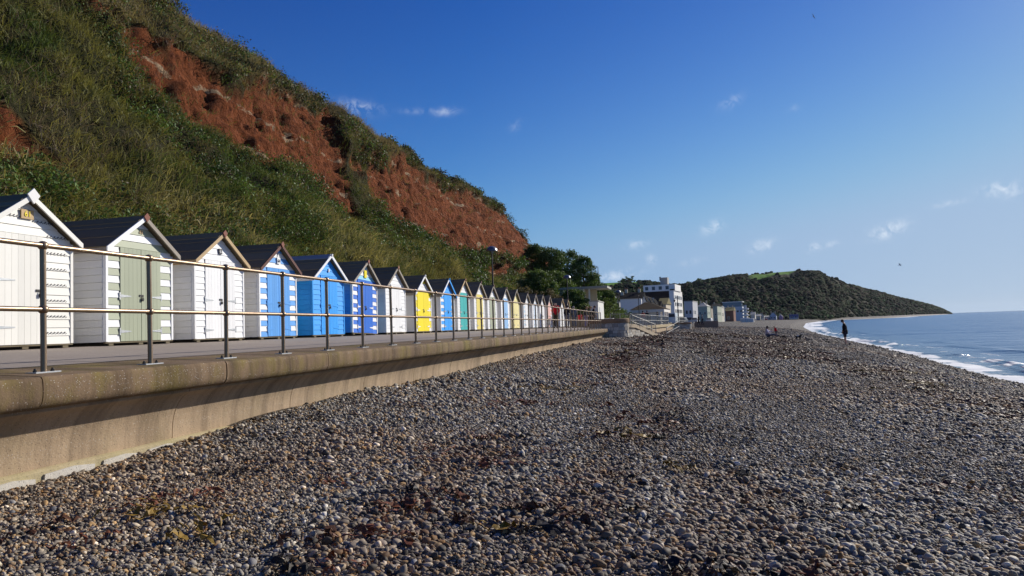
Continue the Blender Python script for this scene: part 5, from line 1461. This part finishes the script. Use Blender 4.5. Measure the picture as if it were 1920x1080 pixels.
    for q in 'lr':
        mb = MB(); c_ = (g[q+'ank']+g[q+'toe'])*.5; d = g[q+'toe']-g[q+'ank']; a_ = math.atan2(d.y, d.x)
        mb.ball((0, 0, 0), (.14*s, .055*s, .055*s), 10, 6); sh_ = mb.build('shoe', shoes, o, 'all'); sh_.location = (c_.x, c_.y, max(c_.z-.02*s, .045*s) if g[q+'ank'].z < .3 else c_.z); sh_.rotation_euler = (0, 0, a_)
    if hair:
        mb = MB(); c_ = hd+up*.03*s-fw*.018*s; mb.ball(c_, (.102*s, .108*s, .098*s), 12, 8); mb.build('hair', hair, o, 'all')
    return o
def stand(dx=0, lean=0, armf=0, spread=.09, headdown=0, stride=0):
    return dict(pel=(0, 0, .96), che=(0, -lean*.5, 1.30), nec=(0, -lean*.8, 1.47), hed=(0, -lean-.02-headdown*.1, 1.63-headdown*.04),
        lsho=(.17, -lean*.6, 1.40), lelb=(.24, -lean*.5+.04-armf*.1, 1.13), lwri=(.20, -.05-armf*.3-lean*.3, .93+armf*.15),
        rsho=(-.17, -lean*.6, 1.40), relb=(-.24, -lean*.5+.04-armf*.1, 1.13), rwri=(-.20, -.05-armf*.3-lean*.3, .93+armf*.15),
        lhip=(.09, 0, .90), lkne=(.10, -.02-stride*.15, .50), lank=(.10, .03-stride*.3, .09), ltoe=(.12, -.13-stride*.3, .04),
        rhip=(-.09, 0, .90), rkne=(-.10, -.02+stride*.05, .50), rank=(-.10, .03+stride*.3, .09), rtoe=(-.12, -.13+stride*.3, .04))
HAIRD = paint('hair_dark', (.02, .015, .012), .7, .2, .1, .4); HAIRG = paint('hair_grey', (.3, .28, .26), .7, .2, .1, .4); HAIRB = paint('hair_brown', (.09, .05, .03), .7, .2, .1, .4); HAIRBL = paint('hair_blond', (.42, .28, .13), .7, .2, .1, .4)
BLK = cloth('black', (.015, .015, .018)); SHOE = paint('shoe_dark', (.03, .028, .025), .6)
def ground_at(px, py, Zg):
    z = Zg
    for _ in range(6):
        p = PX(px, py, Z=z); z = float(zb(p.x, p.y))
    return p
p = ground_at(1586, 647, .6)
print('beach person', p)
person('person in black jacket and dark shorts standing alone at the water edge', (p.x, p.y, p.z), R(250), stand(lean=.05, armf=.12, headdown=.6), BLK, cloth('navy_shorts', (.03, .03, .05)), HAIRD, SHOE, 1.78, True, .25)
ps = ground_at(1441, 633, 1.3)
print('sitting', ps)
SIT = dict(pel=(0, 0, .13), che=(0, .02, .48), nec=(0, -.02, .66), hed=(0, -.06, .82), lsho=(.17, 0, .58), lelb=(.24, -.22, .42), lwri=(.18, -.45, .48), rsho=(-.17, 0, .58), relb=(-.24, -.1, .36), rwri=(-.2, -.3, .2),
    lhip=(.09, -.05, .12), lkne=(.14, -.45, .22), lank=(.12, -.86, .09), ltoe=(.13, -.95, .16), rhip=(-.09, -.05, .12), rkne=(-.13, -.45, .2), rank=(-.11, -.88, .08), rtoe=(-.12, -.97, .15))
person('adult in pale grey top sitting on the shingle with legs stretched out', (ps.x-.1, ps.y, ps.z+.07), R(80), SIT, cloth('pale_grey', (.72, .66, .70)), cloth('denim', (.07, .10, .16)), HAIRD, SHOE, 1.75)
pc = ground_at(1456, 634, 1.3)
person('small child in red coat leaning toward the sitting adult', (pc.x, pc.y, pc.z+.06), R(280), stand(lean=.22, armf=.5, headdown=.3), cloth('red', (.75, .02, .03)), cloth('grey_leggings', (.25, .2, .2)), HAIRBL, SHOE, .98, False, .3)
mb = MB(); mb.box(-.5, .45, -.35, .35, 0, .025); bl = mb.build('dark_sheet', cloth('navy', (.015, .015, .03)), None); bl.location = (ps.x-.25, ps.y, ps.z+.035)  # thin dark box laid flat under the sitting adult
tag(bl, 'dark blanket under the sitting adult', 'sheet')
mb = MB(); mb.tube([(0, 0, .08), (.25, -.1, .1), (.5, -.25, .06)], [.05, .09, .04], 8); bg_ = mb.build('shoulder_bag', BLK, None, True); bg_.location = (pc.x+.25, pc.y-.3, pc.z); tag(bg_, 'black bag lying beside the child in red', 'bag')
# promenade walkers
def prom_z(x): return float(np.interp(-x, [6.09, 9.0], [2.697, 2.857]))
WK = [(1043, 48, 'man in bright red jacket walking along the promenade', (.50, .012, .02), (.05, .04, .03), None, 1.80, 0, .25),
      (1064, 52, 'person in dark navy coat behind the man in red', (.02, .022, .035), (.16, .17, .20), HAIRD, 1.66, 170, .35),
      (1077, 53, 'person in grey jacket with head bent, beside the red bin', (.14, .15, .17), (.18, .18, .2), HAIRG, 1.62, 200, .35),
      (1099, 57, 'woman in dark top and patterned trousers leaning on the railing', (.03, .03, .04), (.26, .22, .34), HAIRBL, 1.68, 90, .1),
      (1106, 58, 'person in black coat leaning forward by the railing', (.02, .02, .022), (.03, .03, .03), HAIRBL, 1.72, 80, .4),
      (1113, 59, 'man in black jacket standing nearest the stone bastion', (.018, .018, .022), (.03, .03, .035), HAIRB, 1.80, 100, .3)]
for (x, Y, lab, c1_, c2_, hr, H, ang, coat) in WK:
    p = PX(x, 612, Y=Y); xx = p.x
    person(lab, (xx, Y, prom_z(xx) if xx > -9 else 2.86), R(ang), stand(lean=.08 if ang else .02, armf=.3, stride=.5 if ang == 0 else .1, headdown=.5 if ang else .1), cloth('c%d' % x, c1_), cloth('t%d' % x, c2_), hr, SHOE, H, False, coat)
for (x, Y, lab, c1_, c2_, H, ang) in [(1206, 84, 'walker in red top seen through the stair railing', (.45, .03, .03), (.3, .3, .32), 1.7, 20), (1214, 86, 'walker in black coat beside the kiosk', (.02, .02, .025), (.02, .02, .025), 1.76, 180),
        (1233, 95, 'person in dark clothes standing in front of the kiosk columns', (.03, .03, .035), (.03, .03, .035), 1.72, 90), (1317, 121, 'walker in grey striding by the far slipway wall', (.18, .18, .2), (.04, .04, .06), 1.75, 270),
        (1310, 121.5, 'walker in dark coat by the far slipway', (.03, .025, .03), (.03, .03, .04), 1.7, 270)]:
    p = PX(x, 604, Y=Y)
    zg = 2.68
    person(lab, (p.x, Y if Y < 120 else 120.8, zg if Y < 120 else float(zb(p.x, 120.8))+.55), R(ang), stand(armf=.2, stride=.6), cloth('w%d' % x, c1_), cloth('v%d' % x, c2_), HAIRD, SHOE, H, False, .2)
bn = thing('red_bin', 'small red bin standing behind the promenade walkers', 'bin', (PX(1088, 605, Y=59).x, 59, 2.86))
mb = MB(); mb.lathe([(.15, 0), (.17, .30), (.18, .31), (.18, .36), (.12, .40)], (0, 0, .55), 16); mb.build('body', paint('bin_red', (.55, .015, .015), .4), bn, True)
MB().tube([(0, 0, 0), (0, 0, .56)], .04, 8).build('stand', M_DARKMETAL, bn)
lw_ = thing('retaining_wall', 'low pale retaining wall behind the walkers at the end of the huts', 'wall')
pa = PX(1072, 600, Y=61.5); pb = PX(1112, 600, Y=61.5)
mb = MB(); mb.box(pa.x-1.2, pb.x, 61.5, 61.9, 2.5, 3.55); mb.build('wall_face', M_PANEL, lw_)
mb = MB(); mb.box(pa.x-1.25, pb.x+.05, 61.44, 61.96, 3.553, 3.64); mb.build('coping', M_FOOT, lw_)
def dog(label, loc, rz, s, body, patch):
    o = thing('dog', label, 'dog', loc, rz)
    vv = [(0, 0, .36), (.16, 0, .37), (-.16, 0, .36), (.25, 0, .46), (.33, 0, .53), (.43, 0, .49), (.17, .06, .2), (.17, .06, .02), (.17, -.06, .2), (.17, -.06, .02), (-.17, .06, .24), (-.23, .06, .14), (-.2, .06, .02), (-.17, -.06, .24), (-.23, -.06, .14), (-.2, -.06, .02), (-.3, 0, .44), (-.36, 0, .54)]
    ee = [(0, 1), (0, 2), (1, 3), (3, 4), (4, 5), (1, 6), (6, 7), (1, 8), (8, 9), (2, 10), (10, 11), (11, 12), (2, 13), (13, 14), (14, 15), (2, 16), (16, 17)]
    rr = [.095, .11, .09, .065, .07, .035, .035, .022, .035, .022, .045, .025, .022, .045, .025, .022, .025, .015]
    me = skin_mesh('body', [Vector(q)*s for q in vv], ee, [q*s for q in rr], body); link('body', me, o)
    mb = MB()
    for sy in (-1, 1): mb.ball((.31*s, sy*.055*s, .585*s), (.03*s, .015*s, .04*s), 6, 5)
    mb.ball((-.05*s, 0, .41*s), (.15*s, .10*s, .075*s), 10, 6); mb.ball((.34*s, 0, .555*s), (.06*s, .06*s, .045*s), 8, 6)
    mb.build('dark_patches', patch, o, 'all')
    return o
FURW = paint('fur_white', (.6, .57, .52), .9, .1, .1, .4); FURB = paint('fur_black', (.02, .018, .017), .9, .1, .1, .4)
p = PX(1030, 617, Y=46.5)
dog('black and white dog trotting beside the man in red', (p.x, 46.5, prom_z(p.x) if p.x > -9 else 2.86), R(-75), 1.05, FURW, FURB)
p = ground_at(1497, 638, 1.2)
dog('small black and white dog on the shingle near the sitting adult', (p.x, p.y, p.z), R(10), .8, FURB, FURW)
def gull(label, p, span, rz, bank):
    o = thing('gull', label, 'bird', p, rz)
    o.rotation_euler = (0, bank, rz)
    s = span/1.2
    MB().tube([(0, .22*s, 0), (0, .1*s, 0), (0, -.08*s, 0), (0, -.2*s, .01*s), (0, -.27*s, 0)], [.015*s, .055*s, .06*s, .04*s, .01*s], 8).build('body', FURW, o, True)
    for q in (-1, 1):
        mb = MB(); pts = [(0, -.08, .02), (.28, -.14, .10), (.6, .02, .06)]; bk = [(0, .07, .02), (.28, .0, .10), (.58, .05, .06)]
        v = [(q*x*s, y*s, z*s) for x, y, z in pts]+[(q*x*s, y*s, z*s) for x, y, z in bk]+[(q*x*s, y*s, (z+.012)*s) for x, y, z in pts]+[(q*x*s, y*s, (z+.012)*s) for x, y, z in bk]
        mb.add(v, [(0, 1, 4, 3), (1, 2, 5, 4), (6, 9, 10, 7), (7, 10, 11, 8), (0, 6, 7, 1), (1, 7, 8, 2), (3, 4, 10, 9), (4, 5, 11, 10), (2, 8, 11, 5)]); mb.build('wing', paint('gull_grey', (.3, .3, .32), .7), o)
gull('gull gliding over the bay above the headland', PX(1687, 497, Y=130), 1.3, R(60), .3)
gull('gull high in the sky near the top right', PX(1525, 31, Y=110), .9, R(30), 1.0)

# ------------------------------------------------------------------ sea haze
hzm = bpy.data.materials.new('sea_haze'); hzm.use_nodes = True
ht = hzm.node_tree; ht.nodes.remove(ht.nodes['Principled BSDF'])
pv = ht.nodes.new('ShaderNodeVolumePrincipled'); pv.inputs['Color'].default_value = (.80, .86, .95, 1); pv.inputs['Density'].default_value = .000022; pv.inputs['Anisotropy'].default_value = .2
ht.links.new(pv.outputs[0], ht.nodes['Material Output'].inputs['Volume'])
mb = MB(); mb.box(-13500, 13500, -500, 13500, -4, 130); hz_o = mb.build('haze', hzm); tag(hz_o, kind='stuff')

# ------------------------------------------------------------------ shingle
t = NT('pebble_stone')
tn = t.attr('tint', 'Color', 'INSTANCER')
v = t.coord('Object')
a = t.mix(1.0, tn, t.rng(t.noise(v, 1.6, 5, .7), .3, .7, .78, 1.2), 'MULTIPLY')
M_PEB = t.fin(a, .7, .2)
def pebble_group(name):
    g = bpy.data.node_groups.new(name, 'GeometryNodeTree')
    g.interface.new_socket('Geometry', in_out='INPUT', socket_type='NodeSocketGeometry')
    g.interface.new_socket('Geometry', in_out='OUTPUT', socket_type='NodeSocketGeometry')
    N = g.nodes; Lk = g.links
    gi = N.new('NodeGroupInput'); go = N.new('NodeGroupOutput')
    jn = N.new('GeometryNodeJoinGeometry')
    for k in range(4):
        ic = N.new('GeometryNodeMeshIcoSphere'); ic.inputs['Radius'].default_value = 1; ic.inputs['Subdivisions'].default_value = 2
        ns = N.new('ShaderNodeTexNoise'); ns.noise_dimensions = '4D'; ns.inputs['W'].default_value = k*5.3; ns.inputs['Scale'].default_value = .75; ns.inputs['Detail'].default_value = 1
        sub = N.new('ShaderNodeVectorMath'); sub.operation = 'SUBTRACT'; sub.inputs[1].default_value = (.5, .5, .5)
        mul_ = N.new('ShaderNodeVectorMath'); mul_.operation = 'SCALE'; mul_.inputs['Scale'].default_value = 1.3
        sp_ = N.new('GeometryNodeSetPosition')
        Lk.new(ns.outputs['Color'], sub.inputs[0]); Lk.new(sub.outputs[0], mul_.inputs[0]); Lk.new(mul_.outputs[0], sp_.inputs['Offset'])
        Lk.new(ic.outputs['Mesh'], sp_.inputs['Geometry'])
        sm_ = N.new('GeometryNodeSetMaterial'); sm_.inputs['Material'].default_value = M_PEB; Lk.new(sp_.outputs[0], sm_.inputs[0])
        ss_ = N.new('GeometryNodeSetShadeSmooth'); Lk.new(sm_.outputs[0], ss_.inputs[0])
        ti = N.new('GeometryNodeGeometryToInstance'); Lk.new(ss_.outputs[0], ti.inputs[0]); Lk.new(ti.outputs[0], jn.inputs[0])
    def na(nm, ty):
        n_ = N.new('GeometryNodeInputNamedAttribute'); n_.data_type = ty; n_.inputs['Name'].default_value = nm
        return [s for s in n_.outputs if s.enabled and s.name == 'Attribute'][0]
    iop = N.new('GeometryNodeInstanceOnPoints')
    mp = N.new('GeometryNodeMeshToPoints')
    Lk.new(gi.outputs[0], mp.inputs[0])
    Lk.new(mp.outputs[0], iop.inputs['Points']); Lk.new(jn.outputs[0], iop.inputs['Instance'])
    iop.inputs['Pick Instance'].default_value = True
    ri = N.new('FunctionNodeRandomValue'); ri.data_type = 'INT'
    for s in ri.inputs:
        if s.name == 'Min' and s.enabled: s.default_value = 0
        if s.name == 'Max' and s.enabled: s.default_value = 3
    Lk.new([s for s in ri.outputs if s.enabled][0], iop.inputs['Instance Index'])
    er = N.new('FunctionNodeEulerToRotation'); Lk.new(na('rot', 'FLOAT_VECTOR'), er.inputs[0])
    Lk.new(er.outputs[0], iop.inputs['Rotation']); Lk.new(na('scl', 'FLOAT_VECTOR'), iop.inputs['Scale'])
    Lk.new(iop.outputs[0], go.inputs[0])
    return g
PG = pebble_group('pebble_scatter')
PALP = np.array([(.20, .182, .16), (.28, .255, .22), (.115, .108, .098), (.35, .315, .26), (.25, .185, .115), (.37, .255, .13), (.06, .057, .052), (.46, .415, .34), (.18, .115, .068), (.66, .61, .53), (.28, .16, .06)])
PRB = np.array([.17, .16, .15, .11, .10, .06, .09, .06, .05, .025, .025]); PRB = PRB/PRB.sum()
def wedge(N, r0, r1, a0, a1):
    r = np.sqrt(RNG.random(N)*(r1*r1-r0*r0)+r0*r0); a = np.radians(RNG.uniform(a0, a1, N))
    return r*np.sin(a), r*np.cos(a)
def shingle(name, X, Y, dia, sink=.25):
    ok = (X > -5.315) & (X < xs(Y)+.4); X = X[ok]; Y = Y[ok]
    n = len(X)
    D = dia*np.exp(RNG.normal(0, .42, n)); D = np.clip(D, dia*.42, dia*2.7)
    patch = fbm(X*.6, Y*.35, 3, 300)
    D *= .8+.45*sstep(patch, .35, .65)
    s = np.stack([D*.5*RNG.uniform(.95, 1.35, n), D*.5*RNG.uniform(.75, 1.0, n), D*.5*RNG.uniform(.45, .8, n)], -1)
    Z = zb(X, Y)+s[:, 2]*RNG.uniform(-.1, 1.3, n)
    rot = np.stack([RNG.normal(0, .45, n), RNG.normal(0, .45, n), RNG.uniform(0, 6.28, n)], -1)
    c = PALP[RNG.choice(len(PALP), n, p=PRB)]*RNG.uniform(.75, 1.45, (n, 1))
    wet = 1-.35*(1-sstep(xs(Y)-X, .6, 2.2))
    c = c*np.array([[.99, .965, .90]])
    dist_ = np.hypot(X, Y); fl_ = (.65*sstep(dist_, 15, 60))[:, None]; c = c*(1-fl_)+c.mean(0)*fl_
    band_ = sstep(fbm(X*.55+2, Y*.075, 4, 330)+.25*(fbm(X*2.3, Y*.9, 2, 331)-.5), .52, .66)[:, None]
    c = c*(1-band_*np.array([[.16, .26, .34]]))
    tanp = sstep(fbm(X*.25+7, Y*.18, 3, 320), .45, .7)[:, None]
    c = c*wet[:, None]*(1+tanp*np.array([[.12, .0, -.12]]))
    me = bpy.data.meshes.new(name); me.vertices.add(n)
    me.vertices.foreach_set('co', np.stack([X, Y, Z], -1).astype(np.float32).ravel())
    for an, ty, arr, key in (('rot', 'FLOAT_VECTOR', rot, 'vector'), ('scl', 'FLOAT_VECTOR', s, 'vector'), ('tint', 'FLOAT_COLOR', np.concatenate([c, np.ones((n, 1))], 1), 'color')):
        at = me.attributes.new(an, ty, 'POINT'); at.data.foreach_set(key, arr.astype(np.float32).ravel())
    me.materials.append(M_PEB)
    o = link(name, me)
    md = o.modifiers.new('scatter', 'NODES'); md.node_group = PG
    tag(o, kind='stuff', label='loose grey and brown shingle pebbles covering the beach')
    return n
n1 = shingle('near_shingle', *wedge(185000, 2.6, 7.3, -62, 36), .0205)
n2 = shingle('middle_shingle', *wedge(200000, 7.0, 14, -46, 32), .0255)
n3 = shingle('far_shingle', *wedge(250000, 13.7, 27, -28, 30), .033)
n4 = shingle('distant_shingle', *wedge(300000, 26.5, 57, -12, 27), .045)
n5 = shingle('farthest_shingle', *wedge(150000, 56, 150, -6, 19), .075)
print('PEBBLES', n1, n2, n3, n4, n5)
# the largest pebbles one by one
peb_m = []
for c in [(.22, .205, .19), (.30, .28, .26), (.15, .145, .14), (.38, .33, .26), (.27, .20, .14), (.55, .52, .47)]:
    peb_m.append(paint('big_pebble_%d' % len(peb_m), c, .6, .2, .15, .25, .35))
peb_me = []
for k in range(12):
    mb = MB(); mb.ball((0, 0, 0), 1, 12, 8)
    me = mb.mesh('pebble', peb_m[k % 6], 'all')
    for vv in me.vertices:
        c = vv.co; n_ = .16*math.sin(c.x*2.1+k)+.13*math.sin(c.y*2.7+k*2)+.1*math.sin(c.z*3+c.x*2+k*3)
        vv.co = c*(1+n_)
    peb_me.append(me)
bx_, by_ = wedge(520, 3.0, 11, -60, 32)
ok = bx_ > -5.1
bx_, by_ = bx_[ok][:300], by_[ok][:300]
bz_ = zb(bx_, by_)
for x, y, z in zip(bx_, by_, bz_):
    d = random.uniform(.04, .065)*.5*(1 if random.random() < .85 else 1.3)
    k = random.choice([0, 0, 1, 1, 2, 2, 3, 4, 5, 6, 6, 7, 7, 8, 8, 9, 10])
    link('pebble', peb_me[k], beach, (x, y, z+d*.35), (random.gauss(0, .25), random.gauss(0, .25), random.uniform(0, 6.28)), (d*1.25, d*.9, d*.6))

# ------------------------------------------------------------------ seaweed
def weedmat(name, c):
    t = NT(name)
    a = t.mix(t.noise(t.pos(), 14, 5), tuple(q*.5 for q in c), tuple(q*1.3 for q in c))
    t.bump(t.noise(t.pos(), 40, 3), .4, .01)
    return t.fin(a, .6, .25)
WM = {'rust': weedmat('rust_seaweed', (.18, .06, .024)), 'black': weedmat('black_seaweed', (.03, .022, .015)), 'olive': weedmat('olive_seaweed', (.25, .15, .02)), 'brown': weedmat('brown_seaweed', (.11, .045, .02))}
def weed_geo(cx, cyy, size, n, rnd, mb, wide=1.0, thick=1.0):
    for k in range(n):
        a = rnd.uniform(0, 6.28); x, y = cx+rnd.gauss(0, size*.35), cyy+rnd.gauss(0, size*.25)
        L = size*rnd.uniform(.35, .9); m = 9
        wd = (rnd.uniform(.005, .013) if rnd.random() < .8 else rnd.uniform(.02, .034))*wide
        va = []
        for i in range(m):
            f_ = i/(m-1)
            a += rnd.gauss(0, .45)
            x += math.cos(a)*L/m; y += math.sin(a)*L/m
            z = float(zb(x, y))+.02+.035*rnd.random()*thick+.02*math.sin(f_*3.1)
            ww = wd*(math.sin(f_*2.9+.12)+.15)
            tw = rnd.gauss(0, .6)
            px_, py_ = -math.sin(a)*ww*math.cos(tw), math.cos(a)*ww*math.cos(tw)
            va += [(x-px_, y-py_, z-ww*math.sin(tw)*.6), (x+px_, y+py_, z+ww*math.sin(tw)*.6)]
        mb.add(va, [(2*i, 2*i+1, 2*i+3, 2*i+2) for i in range(m-1)])
rnd = random.Random(5)
big_weeds = [  # photo x, y, size, strands, colour, label
 (330, 945, .42, 12, 'rust', 'bright rust orange seaweed frond lying on the pebbles near the sea wall'),
 (275, 962, .40, 16, 'olive', 'yellow olive seaweed tangle on the pebbles near the sea wall'),
 (400, 900, .42, 16, 'black', 'black seaweed clump on pebbles just below the sea wall'),
 (650, 915, .34, 7, 'rust', 'flat rust red seaweed frond among pebbles left of centre'),
 (50, 1013, .36, 9, 'brown', 'dark red brown seaweed scrap in the lower left corner'),
 (165, 1030, .3, 8, 'rust', 'rust seaweed scrap lying near the lower left of the beach'),
 (345, 1010, .34, 12, 'olive', 'olive seaweed strand near the bottom left of the beach'),
 (640, 1068, .34, 8, 'rust', 'rust orange seaweed frond at the bottom edge'),
 (800, 867, .55, 14, 'rust', 'wide rust red seaweed frond in the middle of the shingle'),
 (480, 880, .5, 12, 'black', 'long black seaweed strand on the pebbles below the wall'),
 (590, 800, .5, 14, 'black', 'dark seaweed tangle close to the foot of the wall'),
 (770, 770, .6, 14, 'brown', 'brown seaweed clump left of the middle shingle'),
 (950, 760, .9, 26, 'rust', 'broad patch of rust seaweed in mid beach'),
 (1010, 730, 1.0, 30, 'olive', 'golden brown seaweed patch in mid beach'),
 (1200, 680, 1.8, 30, 'rust', 'reddish seaweed drift on the far shingle'),
 (1080, 695, 1.4, 26, 'brown', 'brown seaweed drift across mid beach'),
 (1340, 815, .8, 16, 'black', 'black seaweed heap right of centre'),
 (1490, 955, .45, 12, 'black', 'black seaweed heap in the right foreground'),
 (1640, 970, .42, 12, 'black', 'dark seaweed clump in the lower right pebbles'),
 (1830, 930, .45, 9, 'rust', 'thin rust seaweed strand at the right edge'),
 (1460, 950, .4, 10, 'brown', 'red brown seaweed scrap in the right foreground'),
 (1180, 960, .5, 12, 'brown', 'brown seaweed scrap in the centre foreground'),
 (1000, 1005, .45, 14, 'black', 'black seaweed band at the bottom centre'),
 (960, 998, .34, 5, 'olive', 'pale olive seaweed stalk at the bottom centre'),
 (1040, 853, .3, 6, 'rust', 'small red seaweed scrap in the centre of the shingle'),
 (730, 1015, .36, 9, 'rust', 'orange seaweed scrap left of the bottom centre'),
]
for (x, y, sz, n, c, lab) in big_weeds:
    p = PX(x, y, Z=1.55)
    z = float(zb(p.x, p.y)); p = PX(x, y, Z=z); z = float(zb(p.x, p.y)); p = PX(x, y, Z=z)
    mb = MB(); weed_geo(p.x, p.y, sz, n, rnd, mb)
    o = mb.build('seaweed', WM[c], None)
    tag(o, lab, 'seaweed', 'seaweed washed up on the shingle')
for c, cnt in (('black', 420), ('brown', 620), ('rust', 380), ('olive', 110)):
    mb = MB()
    xx, yy = wedge(cnt*6, 4, 75, -48, 28)
    msk = (xx > -4.5) & (xs(yy)-xx > 2.0) & (fbm(xx*.55+2, yy*.075, 4, 330)+.25*(fbm(xx*2.3, yy*.9, 2, 331)-.5) > .555)
    for x, y in list(zip(xx[msk], yy[msk]))[:cnt]:
        s_ = .16+.018*math.hypot(x, y)
        weed_geo(x, y, s_*rnd.uniform(.6, 1.6), rnd.randint(5, 11), rnd, mb, 1+math.hypot(x, y)*.045)
    tag(mb.build('seaweed_scraps', WM[c]), kind='stuff')
